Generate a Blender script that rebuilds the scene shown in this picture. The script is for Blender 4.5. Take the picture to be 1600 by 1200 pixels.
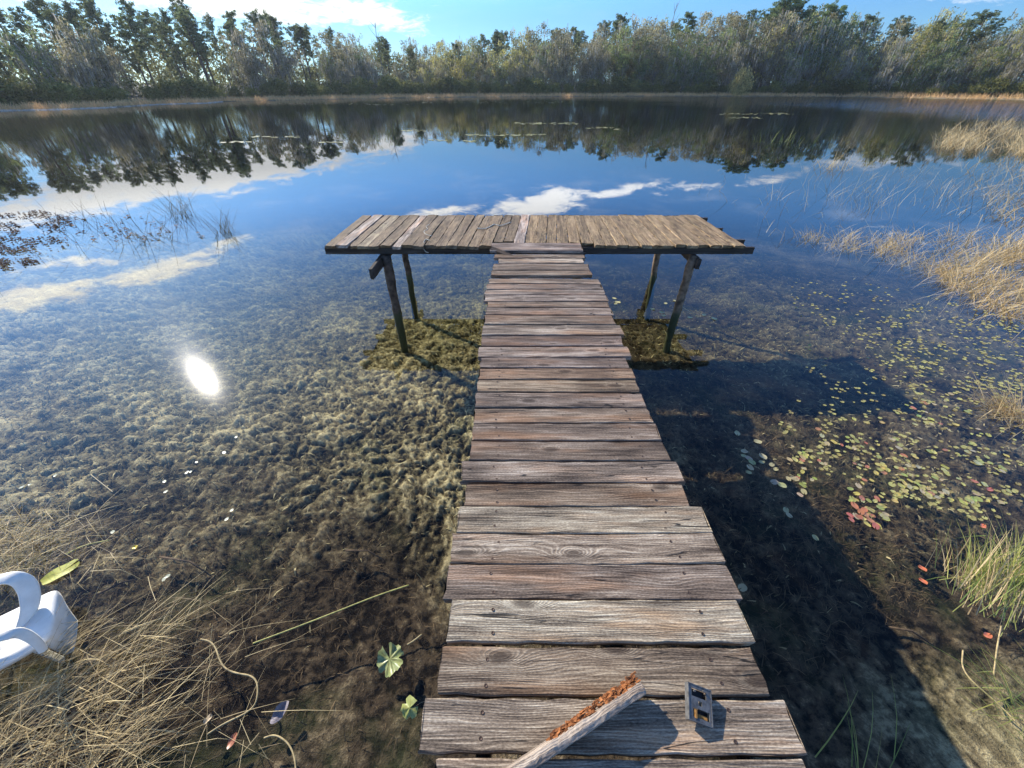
import bpy, math, random
import numpy as np
from math import radians, sin, cos, pi
from mathutils import Vector, Matrix

for _o in list(bpy.data.objects):
    bpy.data.objects.remove(_o)
scene = bpy.context.scene
COL = scene.collection

# ------------------------------------------------------------------ camera
CAM_H = 2.61
PITCH = radians(38.6)
FPX = 588.0                      # focal length in photo pixels (1600 wide)
cam_d = bpy.data.cameras.new('camera')
cam = bpy.data.objects.new('camera', cam_d)
COL.objects.link(cam)
cam.location = (0, 0, CAM_H)
cam.rotation_euler = (pi / 2 - PITCH, 0, 0)
cam_d.sensor_width = 36.0
cam_d.lens = FPX / 1600 * 36.0
cam_d.clip_start = 0.05
cam_d.clip_end = 3000
scene.camera = cam

# ------------------------------------------------------------------ sun, sky, exposure
SUN_AZ = radians(-46.0)          # from +Y towards +X
SUN_EL = radians(28.2)
sun_d = bpy.data.lights.new('sun', 'SUN')
sun_d.energy = 5.0
sun_d.angle = radians(0.53)
sun_d.color = (1.0, 0.92, 0.79)
sun = bpy.data.objects.new('sun', sun_d)
COL.objects.link(sun)
sdir = Vector((sin(SUN_AZ) * cos(SUN_EL), cos(SUN_AZ) * cos(SUN_EL), sin(SUN_EL)))
sun.rotation_euler = (-sdir).to_track_quat('-Z', 'Y').to_euler()

scene.view_settings.view_transform = 'Standard'
scene.view_settings.look = 'None'
scene.view_settings.gamma = 1.0
scene.view_settings.exposure = 0.72
scene.view_settings.use_curve_mapping = False
scene.cycles.use_denoising = True
scene.cycles.max_bounces = 8
scene.cycles.transparent_max_bounces = 12
scene.cycles.volume_bounces = 1
scene.cycles.sample_clamp_indirect = 6.0


# ------------------------------------------------------------------ node helper
class NT:
    def __init__(s, tree):
        s.t = tree
        tree.nodes.clear()

    def n(s, typ, **kw):
        x = s.t.nodes.new(typ)
        for k, v in kw.items():
            setattr(x, k, v)
        return x

    def put(s, sock, v):
        if v is None:
            return
        if isinstance(v, bpy.types.NodeSocket):
            s.t.links.new(v, sock)
        elif isinstance(v, (tuple, list)):
            v = tuple(v)
            if len(sock.default_value) == 4 and len(v) == 3:
                v = v + (1.0,)
            sock.default_value = v
        else:
            sock.default_value = v

    def m(s, op, a, b=None, c=None, clamp=False):
        x = s.n('ShaderNodeMath', operation=op, use_clamp=clamp)
        s.put(x.inputs[0], a)
        s.put(x.inputs[1], b)
        s.put(x.inputs[2], c)
        return x.outputs[0]

    def vm(s, op, a, b=None):
        x = s.n('ShaderNodeVectorMath', operation=op)
        s.put(x.inputs[0], a)
        s.put(x.inputs[1], b)
        return x.outputs[0]

    def sep(s, v):
        x = s.n('ShaderNodeSeparateXYZ')
        s.put(x.inputs[0], v)
        return x.outputs

    def comb(s, a, b, c):
        x = s.n('ShaderNodeCombineXYZ')
        for i, v in enumerate((a, b, c)):
            s.put(x.inputs[i], v)
        return x.outputs[0]

    def noise(s, vec, scale=1.0, detail=3.0, rough=0.5, dist=0.0):
        x = s.n('ShaderNodeTexNoise')
        s.put(x.inputs['Vector'], vec)
        x.inputs['Scale'].default_value = scale
        x.inputs['Detail'].default_value = detail
        x.inputs['Roughness'].default_value = rough
        x.inputs['Distortion'].default_value = dist
        return x.outputs[0]

    def mix(s, f, a, b, mode='MIX'):
        x = s.n('ShaderNodeMix', data_type='RGBA', blend_type=mode)
        s.put(x.inputs[0], f)
        s.put(x.inputs[6], a)
        s.put(x.inputs[7], b)
        return x.outputs[2]

    def step(s, v, lo, hi, a=0.0, b=1.0):
        x = s.n('ShaderNodeMapRange', interpolation_type='SMOOTHSTEP')
        s.put(x.inputs[0], v)
        s.put(x.inputs[1], lo)
        s.put(x.inputs[2], hi)
        x.inputs[3].default_value = a
        x.inputs[4].default_value = b
        return x.outputs[0]


def new_mat(name):
    m = bpy.data.materials.new(name)
    m.use_nodes = True
    return m, NT(m.node_tree)


# ------------------------------------------------------------------ world: sky and clouds
world = bpy.data.worlds.new('World')
scene.world = world
world.use_nodes = True
W = NT(world.node_tree)
sky = W.n('ShaderNodeTexSky', sky_type='NISHITA')
sky.sun_disc = False
sky.sun_elevation = SUN_EL
sky.sun_rotation = SUN_AZ
sky.air_density = 1.0
sky.dust_density = 0.35
sky.ozone_density = 2.2
tc = W.n('ShaderNodeTexCoord')
gx, gy, gz = W.sep(tc.outputs['Generated'])
az = W.m('MULTIPLY', W.m('ARCTAN2', gx, gy), 57.2958)
el = W.m('MULTIPLY', W.m('ARCSINE', gz), 57.2958)
# clouds: azimuth, elevation, half length, half thickness, tilt (deg), weight
CLOUDS = [(-36, 7.4, 20, 2.3, -4, 1.35), (-16, 5.7, 8, 1.3, -6, 1.0),
          (-55, 15.6, 7, 1.3, 3, 1.1), (-44, 16.0, 6.5, 1.25, -3, 1.1), (-39, 15.2, 5, .9, -8, .9), (-50, 13.6, 5, .6, 4, .8),
          (-10, 13.9, 8, 1.0, -5, .95), (4, 12.9, 9, 1.5, -8, 1.15), (14, 11.0, 6, 1.0, -14, 1.0),
          (23, 10.3, 5, .8, -10, .75), (31, 8.4, 5, .8, -12, .7), (39, 6.4, 10, 1.1, -3, .75),
          (46, 12, 9, .8, 6, .45), (-70, 24, 16, 2.5, 8, .8), (75, 20, 16, 2.2, -6, .8),
          (20, 33, 14, 2.2, -12, .55), (-120, 22, 24, 3, 5, .9), (140, 25, 24, 3, -8, .9),
          (175, 14, 24, 2.5, 4, .9), (100, 9, 20, 2, 3, .9), (-95, 8, 22, 2, 4, .95)]
dens = None
wn = W.noise(W.comb(W.m('MULTIPLY', az, .05), W.m('MULTIPLY', el, .18), 3.0), 1.0, 3, .6)
azw = W.m('ADD', az, W.m('MULTIPLY', W.m('SUBTRACT', wn, .5), 9.0))
elw = W.m('ADD', el, W.m('MULTIPLY', W.m('SUBTRACT', W.noise(W.comb(W.m('MULTIPLY', az, .11), W.m('MULTIPLY', el, .3), 9.0), 1.0, 3, .6), .5), 3.0))
for (a0, e0, ha, he, tilt, wt) in CLOUDS:
    du = W.m('SUBTRACT', azw, a0)
    dv = W.m('SUBTRACT', elw, e0)
    t = math.tan(radians(tilt))
    dv = W.m('SUBTRACT', dv, W.m('MULTIPLY', du, t))
    q = W.m('ADD', W.m('POWER', W.m('ABSOLUTE', W.m('DIVIDE', du, ha)), 2.0), W.m('POWER', W.m('ABSOLUTE', W.m('DIVIDE', dv, he)), 2.0))
    g = W.m('MULTIPLY', W.m('EXPONENT', W.m('MULTIPLY', q, -0.9)), wt)
    dens = g if dens is None else W.m('MAXIMUM', dens, g)
fine = W.noise(W.comb(W.m('MULTIPLY', az, .42), W.m('MULTIPLY', el, 1.5), 1.0), 1.0, 8, .68, .5)
fine2 = W.noise(W.comb(W.m('MULTIPLY', az, .12), W.m('MULTIPLY', el, .6), 5.0), 1.0, 5, .6)
dd = W.m('ADD', dens, W.m('MULTIPLY', W.m('SUBTRACT', fine, .5), 1.9))
cl = W.step(dd, .40, 1.0)
veil = W.m('MULTIPLY', W.step(fine2, .48, .78), .14)
cl = W.m('MAXIMUM', cl, W.m('MULTIPLY', veil, W.step(el, 2, 12)))
cl = W.m('MULTIPLY', cl, .93)
# clouds towards the sun are brighter and creamier
sunz = W.n('ShaderNodeVectorMath', operation='DOT_PRODUCT')
W.put(sunz.inputs[0], tc.outputs['Generated'])
W.put(sunz.inputs[1], tuple(sdir))
near = W.step(sunz.outputs['Value'], .35, 1.0)
ccol = W.mix(near, (6.6, 6.8, 7.1), (8.0, 7.8, 7.3))
hi_ = W.step(el, 7.0, 12.0, 1.0, 3.2)
ccol = W.mix(1.0, ccol, W.comb(hi_, hi_, hi_), 'MULTIPLY')
skyc = W.mix(1.0, sky.outputs[0], (0.40, 0.72, 1.14), 'MULTIPLY')
up_ = W.m('MULTIPLY', W.step(el, 5.0, 13.0, .82, 1.75), W.step(el, 22.0, 62.0, 1.0, .36))
skyc = W.mix(1.0, skyc, W.comb(up_, up_, up_), 'MULTIPLY')
bgc = W.mix(cl, skyc, ccol)
bg = W.n('ShaderNodeBackground')
bg.inputs[1].default_value = 0.11
W.put(bg.inputs[0], bgc)
wo = W.n('ShaderNodeOutputWorld')
W.t.links.new(bg.outputs[0], wo.inputs[0])


# ------------------------------------------------------------------ pixel -> world helper
CP, SP = cos(PITCH), sin(PITCH)


def P(px, py, z=0.0):
    """photo pixel -> point on the horizontal plane at height z"""
    c = (px - 800) / FPX
    v = (py - 600) / FPX
    dz = SP + v * CP
    dy = CP - v * SP
    k = (CAM_H - z) / dz
    return (c * k, dy * k, z)


# ------------------------------------------------------------------ numpy noise
def _hash(ix, iy, seed):
    h = (ix.astype(np.int64) * 374761393 + iy.astype(np.int64) * 668265263 + seed * 1442695041) & 0xffffffff
    h = ((h ^ (h >> 13)) * 1274126177) & 0xffffffff
    h = (h ^ (h >> 16)) & 0xffffff
    return h / float(0xffffff)


def vnoise(x, y, seed=0):
    x = np.asarray(x, float)
    y = np.asarray(y, float)
    ix, iy = np.floor(x), np.floor(y)
    fx, fy = x - ix, y - iy
    ux, uy = fx * fx * (3 - 2 * fx), fy * fy * (3 - 2 * fy)
    a, b = _hash(ix, iy, seed), _hash(ix + 1, iy, seed)
    c, d = _hash(ix, iy + 1, seed), _hash(ix + 1, iy + 1, seed)
    return (a * (1 - ux) + b * ux) * (1 - uy) + (c * (1 - ux) + d * ux) * uy


def fbm(x, y, seed=0, oct=4, gain=.5):
    s, a, t = 0.0, 1.0, 0.0
    for k in range(oct):
        s = s + a * vnoise(x * 2 ** k + 17.3 * k, y * 2 ** k - 9.1 * k, seed + k)
        t += a
        a *= gain
    return s / t


def sst(x, a, b):
    t = np.clip((x - a) / (b - a), 0, 1)
    return t * t * (3 - 2 * t)


# ------------------------------------------------------------------ object helpers
def mesh_from(name, v, f, mat, smooth=False, attr=None):
    """v (n,3), f: (m,3)/(m,4) int array or list of such"""
    me = bpy.data.meshes.new(name)
    v = np.asarray(v, np.float32)
    fl = f if isinstance(f, list) else [f]
    fl = [np.asarray(a, np.int32) for a in fl if len(a)]
    me.vertices.add(len(v))
    me.vertices.foreach_set('co', v.ravel())
    nl = sum(a.size for a in fl)
    nf = sum(len(a) for a in fl)
    me.loops.add(nl)
    me.polygons.add(nf)
    me.loops.foreach_set('vertex_index', np.concatenate([a.ravel() for a in fl]))
    tot = np.concatenate([np.full(len(a), a.shape[1], np.int32) for a in fl])
    st = np.concatenate([[0], np.cumsum(tot)[:-1]]).astype(np.int32)
    me.polygons.foreach_set('loop_start', st)
    me.polygons.foreach_set('loop_total', tot)
    me.polygons.foreach_set('use_smooth', np.full(nf, bool(smooth)))
    if attr is not None:
        a = me.attributes.new('tint', 'FLOAT', 'POINT')
        a.data.foreach_set('value', np.asarray(attr, np.float32))
    me.update(calc_edges=True)
    if mat:
        me.materials.append(mat)
    return me


def link(name, me, parent=None, label=None, cat=None, group=None, kind=None, loc=(0, 0, 0), rot=(0, 0, 0), color=None):
    o = bpy.data.objects.new(name, me)
    COL.objects.link(o)
    o.location = loc
    o.rotation_euler = rot
    if parent:
        o.parent = parent
    if label:
        o['label'] = label
    if cat:
        o['category'] = cat
    if group:
        o['group'] = group
    if kind:
        o['kind'] = kind
    if color:
        o.color = (*color[:3], color[3] if len(color) > 3 else 1.0)
    return o


class MB:
    """collects verts and faces of one mesh"""
    def __init__(s):
        s.v, s.q, s.t, s.n = [], [], [], 0

    def add(s, v, q=None, t=None):
        v = np.asarray(v, float).reshape(-1, 3)
        s.v.append(v)
        if q is not None and len(q):
            s.q.append(np.asarray(q, int) + s.n)
        if t is not None and len(t):
            s.t.append(np.asarray(t, int) + s.n)
        s.n += len(v)

    def box(s, lo, hi, M=None):
        x0, y0, z0 = lo
        x1, y1, z1 = hi
        v = np.array([(x0, y0, z0), (x1, y0, z0), (x1, y1, z0), (x0, y1, z0), (x0, y0, z1), (x1, y0, z1), (x1, y1, z1), (x0, y1, z1)], float)
        if M is not None:
            v = np.array([tuple(M @ Vector(p)) for p in v])
        s.add(v, [(0, 3, 2, 1), (4, 5, 6, 7), (0, 1, 5, 4), (1, 2, 6, 5), (2, 3, 7, 6), (3, 0, 4, 7)])

    def tube(s, pts, rad, n=8, cap=True):
        pts = np.asarray(pts, float)
        m = len(pts)
        rad = np.broadcast_to(np.asarray(rad, float), (m,))
        tg = np.gradient(pts, axis=0)
        tg /= np.linalg.norm(tg, axis=1)[:, None] + 1e-9
        ref = np.array([0, 0, 1.0]) if abs(tg[:, 2]).mean() < .8 else np.array([1.0, 0, 0])
        a = np.cross(tg, ref)
        a /= np.linalg.norm(a, axis=1)[:, None] + 1e-9
        b = np.cross(tg, a)
        th = np.arange(n) * 2 * pi / n
        v = pts[:, None, :] + rad[:, None, None] * (np.cos(th)[None, :, None] * a[:, None, :] + np.sin(th)[None, :, None] * b[:, None, :])
        q = []
        for i in range(m - 1):
            for j in range(n):
                q.append((i * n + j, i * n + (j + 1) % n, (i + 1) * n + (j + 1) % n, (i + 1) * n + j))
        v = v.reshape(-1, 3)
        t = []
        if cap:
            v = np.vstack([v, pts[0], pts[-1]])
            for j in range(n):
                t.append((m * n, (j + 1) % n, j))
                t.append((m * n + 1, (m - 1) * n + j, (m - 1) * n + (j + 1) % n))
        s.add(v, q, t)

    def mesh(s, name, mat, smooth=False, attr=None):
        fl = []
        if s.q:
            fl.append(np.vstack(s.q))
        if s.t:
            fl.append(np.vstack(s.t))
        return mesh_from(name, np.vstack(s.v), fl, mat, smooth, attr)


# ------------------------------------------------------------------ materials
def wood_material(name, light, mid, dark, warm, lichen=0.0, grain=1.0, rough=.8):
    m, N = new_mat(name)
    tcn = N.n('ShaderNodeTexCoord')
    oi = N.n('ShaderNodeObjectInfo')
    rnd = oi.outputs['Random']
    x, y, z = N.sep(tcn.outputs['Object'])
    ox = N.m('MULTIPLY', rnd, 91.0)
    oy = N.m('MULTIPLY', N.m('FRACT', N.m('MULTIPLY', rnd, 7.13)), 23.0)
    xx = N.m('ADD', x, ox)
    yy = N.m('ADD', N.m('ADD', y, N.m('MULTIPLY', z, .9)), oy)
    # knots
    vo = N.n('ShaderNodeTexVoronoi', feature='F1', voronoi_dimensions='2D')
    N.put(vo.inputs['Vector'], N.comb(N.m('MULTIPLY', xx, 2.3), N.m('MULTIPLY', yy, 6.5), 0))
    vo.inputs['Scale'].default_value = 1.0
    vd = vo.outputs['Distance']
    vc = N.sep(vo.outputs['Color'])
    gate = N.step(vc[0], .60, .66)
    kn = N.m('MULTIPLY', N.m('EXPONENT', N.m('MULTIPLY', N.m('POWER', vd, 2.0), -30.0)), gate)
    # ring field
    low = N.noise(N.comb(N.m('MULTIPLY', xx, 1.1), N.m('MULTIPLY', yy, 5.0), ox), 1.0, 2, .5)
    med = N.noise(N.comb(N.m('MULTIPLY', xx, 5.0), N.m('MULTIPLY', yy, 26.0), ox), 1.0, 2, .5)
    fld = N.m('ADD', N.m('MULTIPLY', yy, 95.0), N.m('MULTIPLY', low, 15.0))
    fld = N.m('ADD', fld, N.m('MULTIPLY', med, 2.2))
    fld = N.m('ADD', fld, N.m('MULTIPLY', kn, 6.5))
    ring = N.m('MULTIPLY_ADD', N.m('SINE', N.m('MULTIPLY', fld, 6.2832)), .5, .5)
    ring = N.m('POWER', ring, 1.7)
    fib = N.noise(N.comb(N.m('MULTIPLY', xx, 9.0), N.m('MULTIPLY', yy, 420.0), z), 1.0, 3, .6)
    fib2 = N.noise(N.comb(N.m('MULTIPLY', xx, 3.0), N.m('MULTIPLY', yy, 95.0), ox), 1.0, 4, .65)
    speck = N.noise(N.comb(N.m('MULTIPLY', xx, 90.0), N.m('MULTIPLY', yy, 260.0), z), 1.0, 2, .6)
    # cracks
    cn = N.noise(N.comb(N.m('MULTIPLY', xx, 1.6), N.m('MULTIPLY', yy, 34.0), oy), 1.0, 1, .4, .1)
    crack = N.m('SUBTRACT', 1.0, N.step(N.m('ABSOLUTE', N.m('SUBTRACT', cn, .5)), .004, .016))
    cg = N.step(N.noise(N.comb(N.m('MULTIPLY', xx, 1.3), N.m('MULTIPLY', yy, 7.0), 4.4), 1.0, 1), .53, .60)
    crack = N.m('MULTIPLY', crack, cg)
    blot = N.noise(N.comb(N.m('MULTIPLY', xx, 2.2), N.m('MULTIPLY', yy, 14.0), N.m('ADD', ox, 3.0)), 1.0, 5, .65)
    rw = N.step(N.noise(N.comb(N.m('MULTIPLY', xx, 1.7), N.m('MULTIPLY', yy, 18.0), N.m('ADD', ox, 11.0)), 1.0, 3, .6), .35, .7, .03, .20 * grain)
    val = N.m('ADD', N.m('MULTIPLY', ring, rw), N.m('MULTIPLY', fib2, .80))
    val = N.m('ADD', val, N.m('MULTIPLY', fib, .40))
    val = N.m('ADD', val, N.m('MULTIPLY', N.m('SUBTRACT', blot, .5), 1.0))
    val = N.m('ADD', val, N.m('MULTIPLY', N.m('SUBTRACT', speck, .5), .55))
    c = N.mix(N.step(val, .33, .80), dark, mid)
    c = N.mix(N.step(val, .64, 1.12), c, light)
    wb = N.step(N.noise(N.comb(N.m('MULTIPLY', xx, 1.3), N.m('MULTIPLY', yy, 9.0), N.m('ADD', oy, 7.0)), 1.0, 4, .6), .46, .72)
    c = N.mix(N.m('MULTIPLY', wb, .75), c, N.mix(N.step(val, .4, 1.0), (warm[0] * .35, warm[1] * .35, warm[2] * .35), warm))
    c = N.mix(N.m('MULTIPLY', N.step(kn, .55, .95), .72), c, (.045, .032, .025))
    c = N.mix(N.m('MULTIPLY', N.m('MULTIPLY', N.step(kn, .25, .5), N.m('SUBTRACT', 1.0, N.step(kn, .5, .7))), .12), c, light)
    if lichen > 0:
        ln = N.noise(tcn.outputs['Object'], 38.0, 5, .7, .6)
        ln2 = N.noise(N.vm('ADD', tcn.outputs['Object'], N.comb(ox, oy, 0)), 7.0, 3, .6)
        lm = N.m('MULTIPLY', N.step(ln, .50, .62), N.step(ln2, .40, .62))
        c = N.mix(N.m('MULTIPLY', lm, lichen), c, (.43, .36, .20))
        dk = N.m('MULTIPLY', N.step(N.noise(tcn.outputs['Object'], 55.0, 4, .7), .53, .64), .75)
        c = N.mix(N.m('MULTIPLY', dk, lichen), c, (.06, .045, .03))
    c = N.mix(N.m('MULTIPLY', crack, .9), c, (.012, .010, .009))
    c = N.mix(1.0, c, oi.outputs['Color'], 'MULTIPLY')
    h = N.m('ADD', N.m('MULTIPLY', ring, .35), N.m('MULTIPLY', fib, .45))
    h = N.m('ADD', h, N.m('MULTIPLY', fib2, .6))
    h = N.m('SUBTRACT', h, N.m('MULTIPLY', crack, 2.0))
    h = N.m('ADD', h, N.m('MULTIPLY', speck, .25))
    bp = N.n('ShaderNodeBump')
    bp.inputs['Strength'].default_value = .75
    bp.inputs['Distance'].default_value = .0028
    N.put(bp.inputs['Height'], h)
    b = N.n('ShaderNodeBsdfPrincipled')
    N.put(b.inputs['Base Color'], c)
    b.inputs['Roughness'].default_value = rough
    b.inputs['Specular IOR Level'].default_value = .25
    N.t.links.new(bp.outputs[0], b.inputs['Normal'])
    o = N.n('ShaderNodeOutputMaterial')
    N.t.links.new(b.outputs[0], o.inputs[0])
    return m


M_WALK = wood_material('weathered_plank', (.60, .53, .44), (.235, .185, .145), (.036, .026, .021), (.48, .28, .16))
M_PLAT = wood_material('lichened_plank', (.56, .46, .31), (.28, .21, .135), (.045, .033, .022), (.30, .21, .12), lichen=.8, grain=.7)
M_BEAM = wood_material('dark_beam', (.12, .10, .08), (.06, .048, .038), (.02, .016, .013), (.10, .07, .045), grain=.8)
M_ROT = wood_material('grey_split_wood', (.52, .46, .38), (.30, .25, .20), (.10, .075, .06), (.40, .28, .17), grain=.15)


def post_mat(name, col, wet=(.05, .055, .022)):
    m = simple_mat(name, col, .75, .6, 14, .008, 28)
    N = NT.__new__(NT)
    N.t = m.node_tree
    b = [n for n in N.t.nodes if n.type == 'BSDF_PRINCIPLED'][0]
    src = b.inputs['Base Color'].links[0].from_socket
    geo = N.n('ShaderNodeNewGeometry')
    z = N.sep(geo.outputs['Position'])[2]
    zz = N.m('ADD', z, N.m('MULTIPLY', N.noise(geo.outputs['Position'], 18.0, 3), .12))
    N.put(b.inputs['Base Color'], N.mix(N.step(zz, .20, .06), src, wet))
    return m


def simple_mat(name, col, rough=.7, var=0.0, vscale=8.0, bump=0.0, bscale=40.0, spec=.3, use_obj=False, transl=0.0, metal=0.0, col2=None):
    m, N = new_mat(name)
    tcn = N.n('ShaderNodeTexCoord')
    oi = N.n('ShaderNodeObjectInfo')
    c = N.mix(0.0, col, col)
    if var > 0:
        nz = N.noise(tcn.outputs['Object'], vscale, 4, .6)
        c = N.mix(N.step(nz, .3, .7), tuple(k * (1 - var) for k in col), col2 or tuple(min(1, k * (1 + var)) for k in col))
    if use_obj:
        c = N.mix(1.0, c, oi.outputs['Color'], 'MULTIPLY')
    b = N.n('ShaderNodeBsdfPrincipled')
    N.put(b.inputs['Base Color'], c)
    b.inputs['Roughness'].default_value = rough
    b.inputs['Specular IOR Level'].default_value = spec
    b.inputs['Metallic'].default_value = metal
    if bump > 0:
        bp = N.n('ShaderNodeBump')
        bp.inputs['Strength'].default_value = .8
        bp.inputs['Distance'].default_value = bump
        N.put(bp.inputs['Height'], N.noise(tcn.outputs['Object'], bscale, 5, .65))
        N.t.links.new(bp.outputs[0], b.inputs['Normal'])
    out = b.outputs[0]
    if transl > 0:
        tr = N.n('ShaderNodeBsdfTranslucent')
        N.put(tr.inputs[0], c)
        mx = N.n('ShaderNodeMixShader')
        mx.inputs[0].default_value = transl
        N.t.links.new(out, mx.inputs[1])
        N.t.links.new(tr.outputs[0], mx.inputs[2])
        out = mx.outputs[0]
    o = N.n('ShaderNodeOutputMaterial')
    N.t.links.new(out, o.inputs[0])
    return m


def blade_material(name, a, b_, transl=.3, rough=.6, spec=.3):
    """colour runs between two tones by the blade's own 'tint' attribute"""
    m, N = new_mat(name)
    at = N.n('ShaderNodeAttribute', attribute_name='tint')
    c = N.mix(at.outputs['Fac'], a, b_)
    oi = N.n('ShaderNodeObjectInfo')
    c = N.mix(1.0, c, oi.outputs['Color'], 'MULTIPLY')
    b = N.n('ShaderNodeBsdfPrincipled')
    N.put(b.inputs['Base Color'], c)
    b.inputs['Roughness'].default_value = rough
    b.inputs['Specular IOR Level'].default_value = spec
    tr = N.n('ShaderNodeBsdfTranslucent')
    N.put(tr.inputs[0], c)
    mx = N.n('ShaderNodeMixShader')
    mx.inputs[0].default_value = transl
    N.t.links.new(b.outputs[0], mx.inputs[1])
    N.t.links.new(tr.outputs[0], mx.inputs[2])
    o = N.n('ShaderNodeOutputMaterial')
    N.t.links.new(mx.outputs[0], o.inputs[0])
    return m


# ------------------------------------------------------------------ the shore line: distance of the far bank by azimuth
SHORE_PX = [(-40, 175), (0, 173), (90, 171), (170, 168), (250, 163), (325, 161), (352, 158.5), (430, 157), (540, 154.5), (700, 152),
            (800, 151), (1000, 150.3), (1150, 150.3), (1300, 151), (1450, 153.5), (1600, 156), (1640, 157)]
_sa = [(-180, .45), (-150, .6), (-125, 1.5), (-108, 5), (-92, 22), (-76, 52), (-66, 72)]
for _x, _y in SHORE_PX:
    _p = P(_x, _y, 0)
    _sa.append((math.degrees(math.atan2(_p[0], _p[1])), math.hypot(_p[0], _p[1])))
_sa += [(66, 105), (76, 70), (92, 24), (108, 6), (125, 1.6), (150, .6), (180, .45)]
SA = np.array(sorted(_sa))


def shore_r(azd):
    return np.interp(azd, SA[:, 0], SA[:, 1])


def ground_h(x, y):
    r = np.hypot(x, y)
    a = np.degrees(np.arctan2(x, y))
    s = r - shore_r(a) + (vnoise(a * 1.3, a * 0, 5) - .5) * 3.0 * sst(r, 30, 60)
    far = np.where(s > 0, np.minimum(.05 + .05 * s, 1.2 + .004 * s), np.maximum(.07 * s - .02, -3.0))
    yy = [-30, -4, -.6, .1, .6, 1.2, 2.8, 3.6, 6, 10, 18, 30, 2000]
    dd_ = [1.4, .5, .16, -.04, -.16, -.28, -.31, -.42, -.78, -1.5, -2.7, -3.0, -3.0]
    base = np.interp(y, yy, dd_)
    k = 1 - .3 * sst(x, 3.5, 7.0) * (1 - sst(y, 9, 20)) - .35 * sst(-x, 4.0, 8.5) * (1 - sst(y, 9, 20))
    base = np.where(base < 0, base * k, base)
    back = y < 0
    h = np.where(back & (r < 40), np.maximum(base, far), np.maximum(base, far))
    return h


# ------------------------------------------------------------------ lake bed and ground
def bed_relief(x, y):
    """fluffy muskgrass cushions: (height, tone)"""
    w1 = fbm(x * .7, y * .7, 31, 3)
    wx = x + .10 * (fbm(x * 3, y * 3, 41, 2) - .5)
    wy = y + .10 * (fbm(x * 3 + 40, y * 3, 43, 2) - .5)
    big = fbm(wx * 2.0, wy * 2.0, 7, 3)
    bl = np.sqrt(np.abs(2 * fbm(wx * 6.5, wy * 6.5, 11, 2, .4) - 1))
    b2 = np.sqrt(np.abs(2 * fbm(wx * 17, wy * 17, 13, 2, .4) - 1))
    b3 = fbm(wx * 34, wy * 34, 17, 2)
    h = .10 * (big - .5) + .085 * (bl - .5) + .045 * (b2 - .5) + .022 * (b3 - .5)
    tone = np.clip(.50 + .75 * (bl - .48) + .75 * (b2 - .48) + .9 * (b3 - .5) + .75 * (big - .5) + .35 * (w1 - .5), 0, 1)
    return h, tone


def bed_zone(x, y):
    """0 = dark brown litter close to the bank, and brown with painted shade right of the walkway, 1 = pale olive cushions farther out"""
    n = fbm(x * .9 + 5, y * .9, 71, 3) - .5
    z = sst(y + 1.6 * n + np.maximum(0, -x - 2.5) * -.12, .9, 2.5)
    right = sst(x + .5 * n, .5, 1.3)  # brown weed side, its colour darkened further to deepen the dock's shade
    patch = sst(fbm(x * .8, y * .8, 77, 3), .50, .62)
    shal = (1 - sst(y, .2, 1.0)) * sst(x, 1.6, 2.6)
    z = z * (1 - right) + right * np.maximum(.02 + .16 * patch * z, .75 * shal)
    return z


front = np.radians(np.linspace(-80, 80, 820))
back = np.radians(np.linspace(80, 280, 70))[1:-1]
ang = np.concatenate([front, back])
rs = [0.12, .3, .5]
r_ = .62
while r_ < 600:
    rs.append(r_)
    r_ += max(.019, .0068 * r_) if r_ < 14 else max(.1, .028 * r_)
rs = np.array(rs)
NA, NR = len(ang), len(rs)
A_, R_ = np.meshgrid(ang, rs)
GX, GY = R_ * np.sin(A_), R_ * np.cos(A_)
GH = ground_h(GX, GY)
rel, tone = bed_relief(GX, GY)
amp = sst(-GH, -.02, .35) * (1 - sst(R_, 14, 30))
zone = bed_zone(GX, GY)
GZ = GH + rel * amp * (.45 + .55 * zone)
GZ = np.where((GH < -.02), np.minimum(GZ, -.015), GZ)
GZ = np.where(GH > .3, GZ + .25 * (fbm(GX * .15, GY * .15, 3, 3) - .5), GZ)
verts = np.stack([GX, GY, GZ], -1).reshape(-1, 3)


def ring_faces(i0, i1):
    i = np.arange(i0, i1)[:, None]
    j = np.arange(NA)[None, :]
    jn = (j + 1) % NA
    return np.stack([i * NA + j, i * NA + jn, (i + 1) * NA + jn, (i + 1) * NA + j], -1).reshape(-1, 4)


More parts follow.
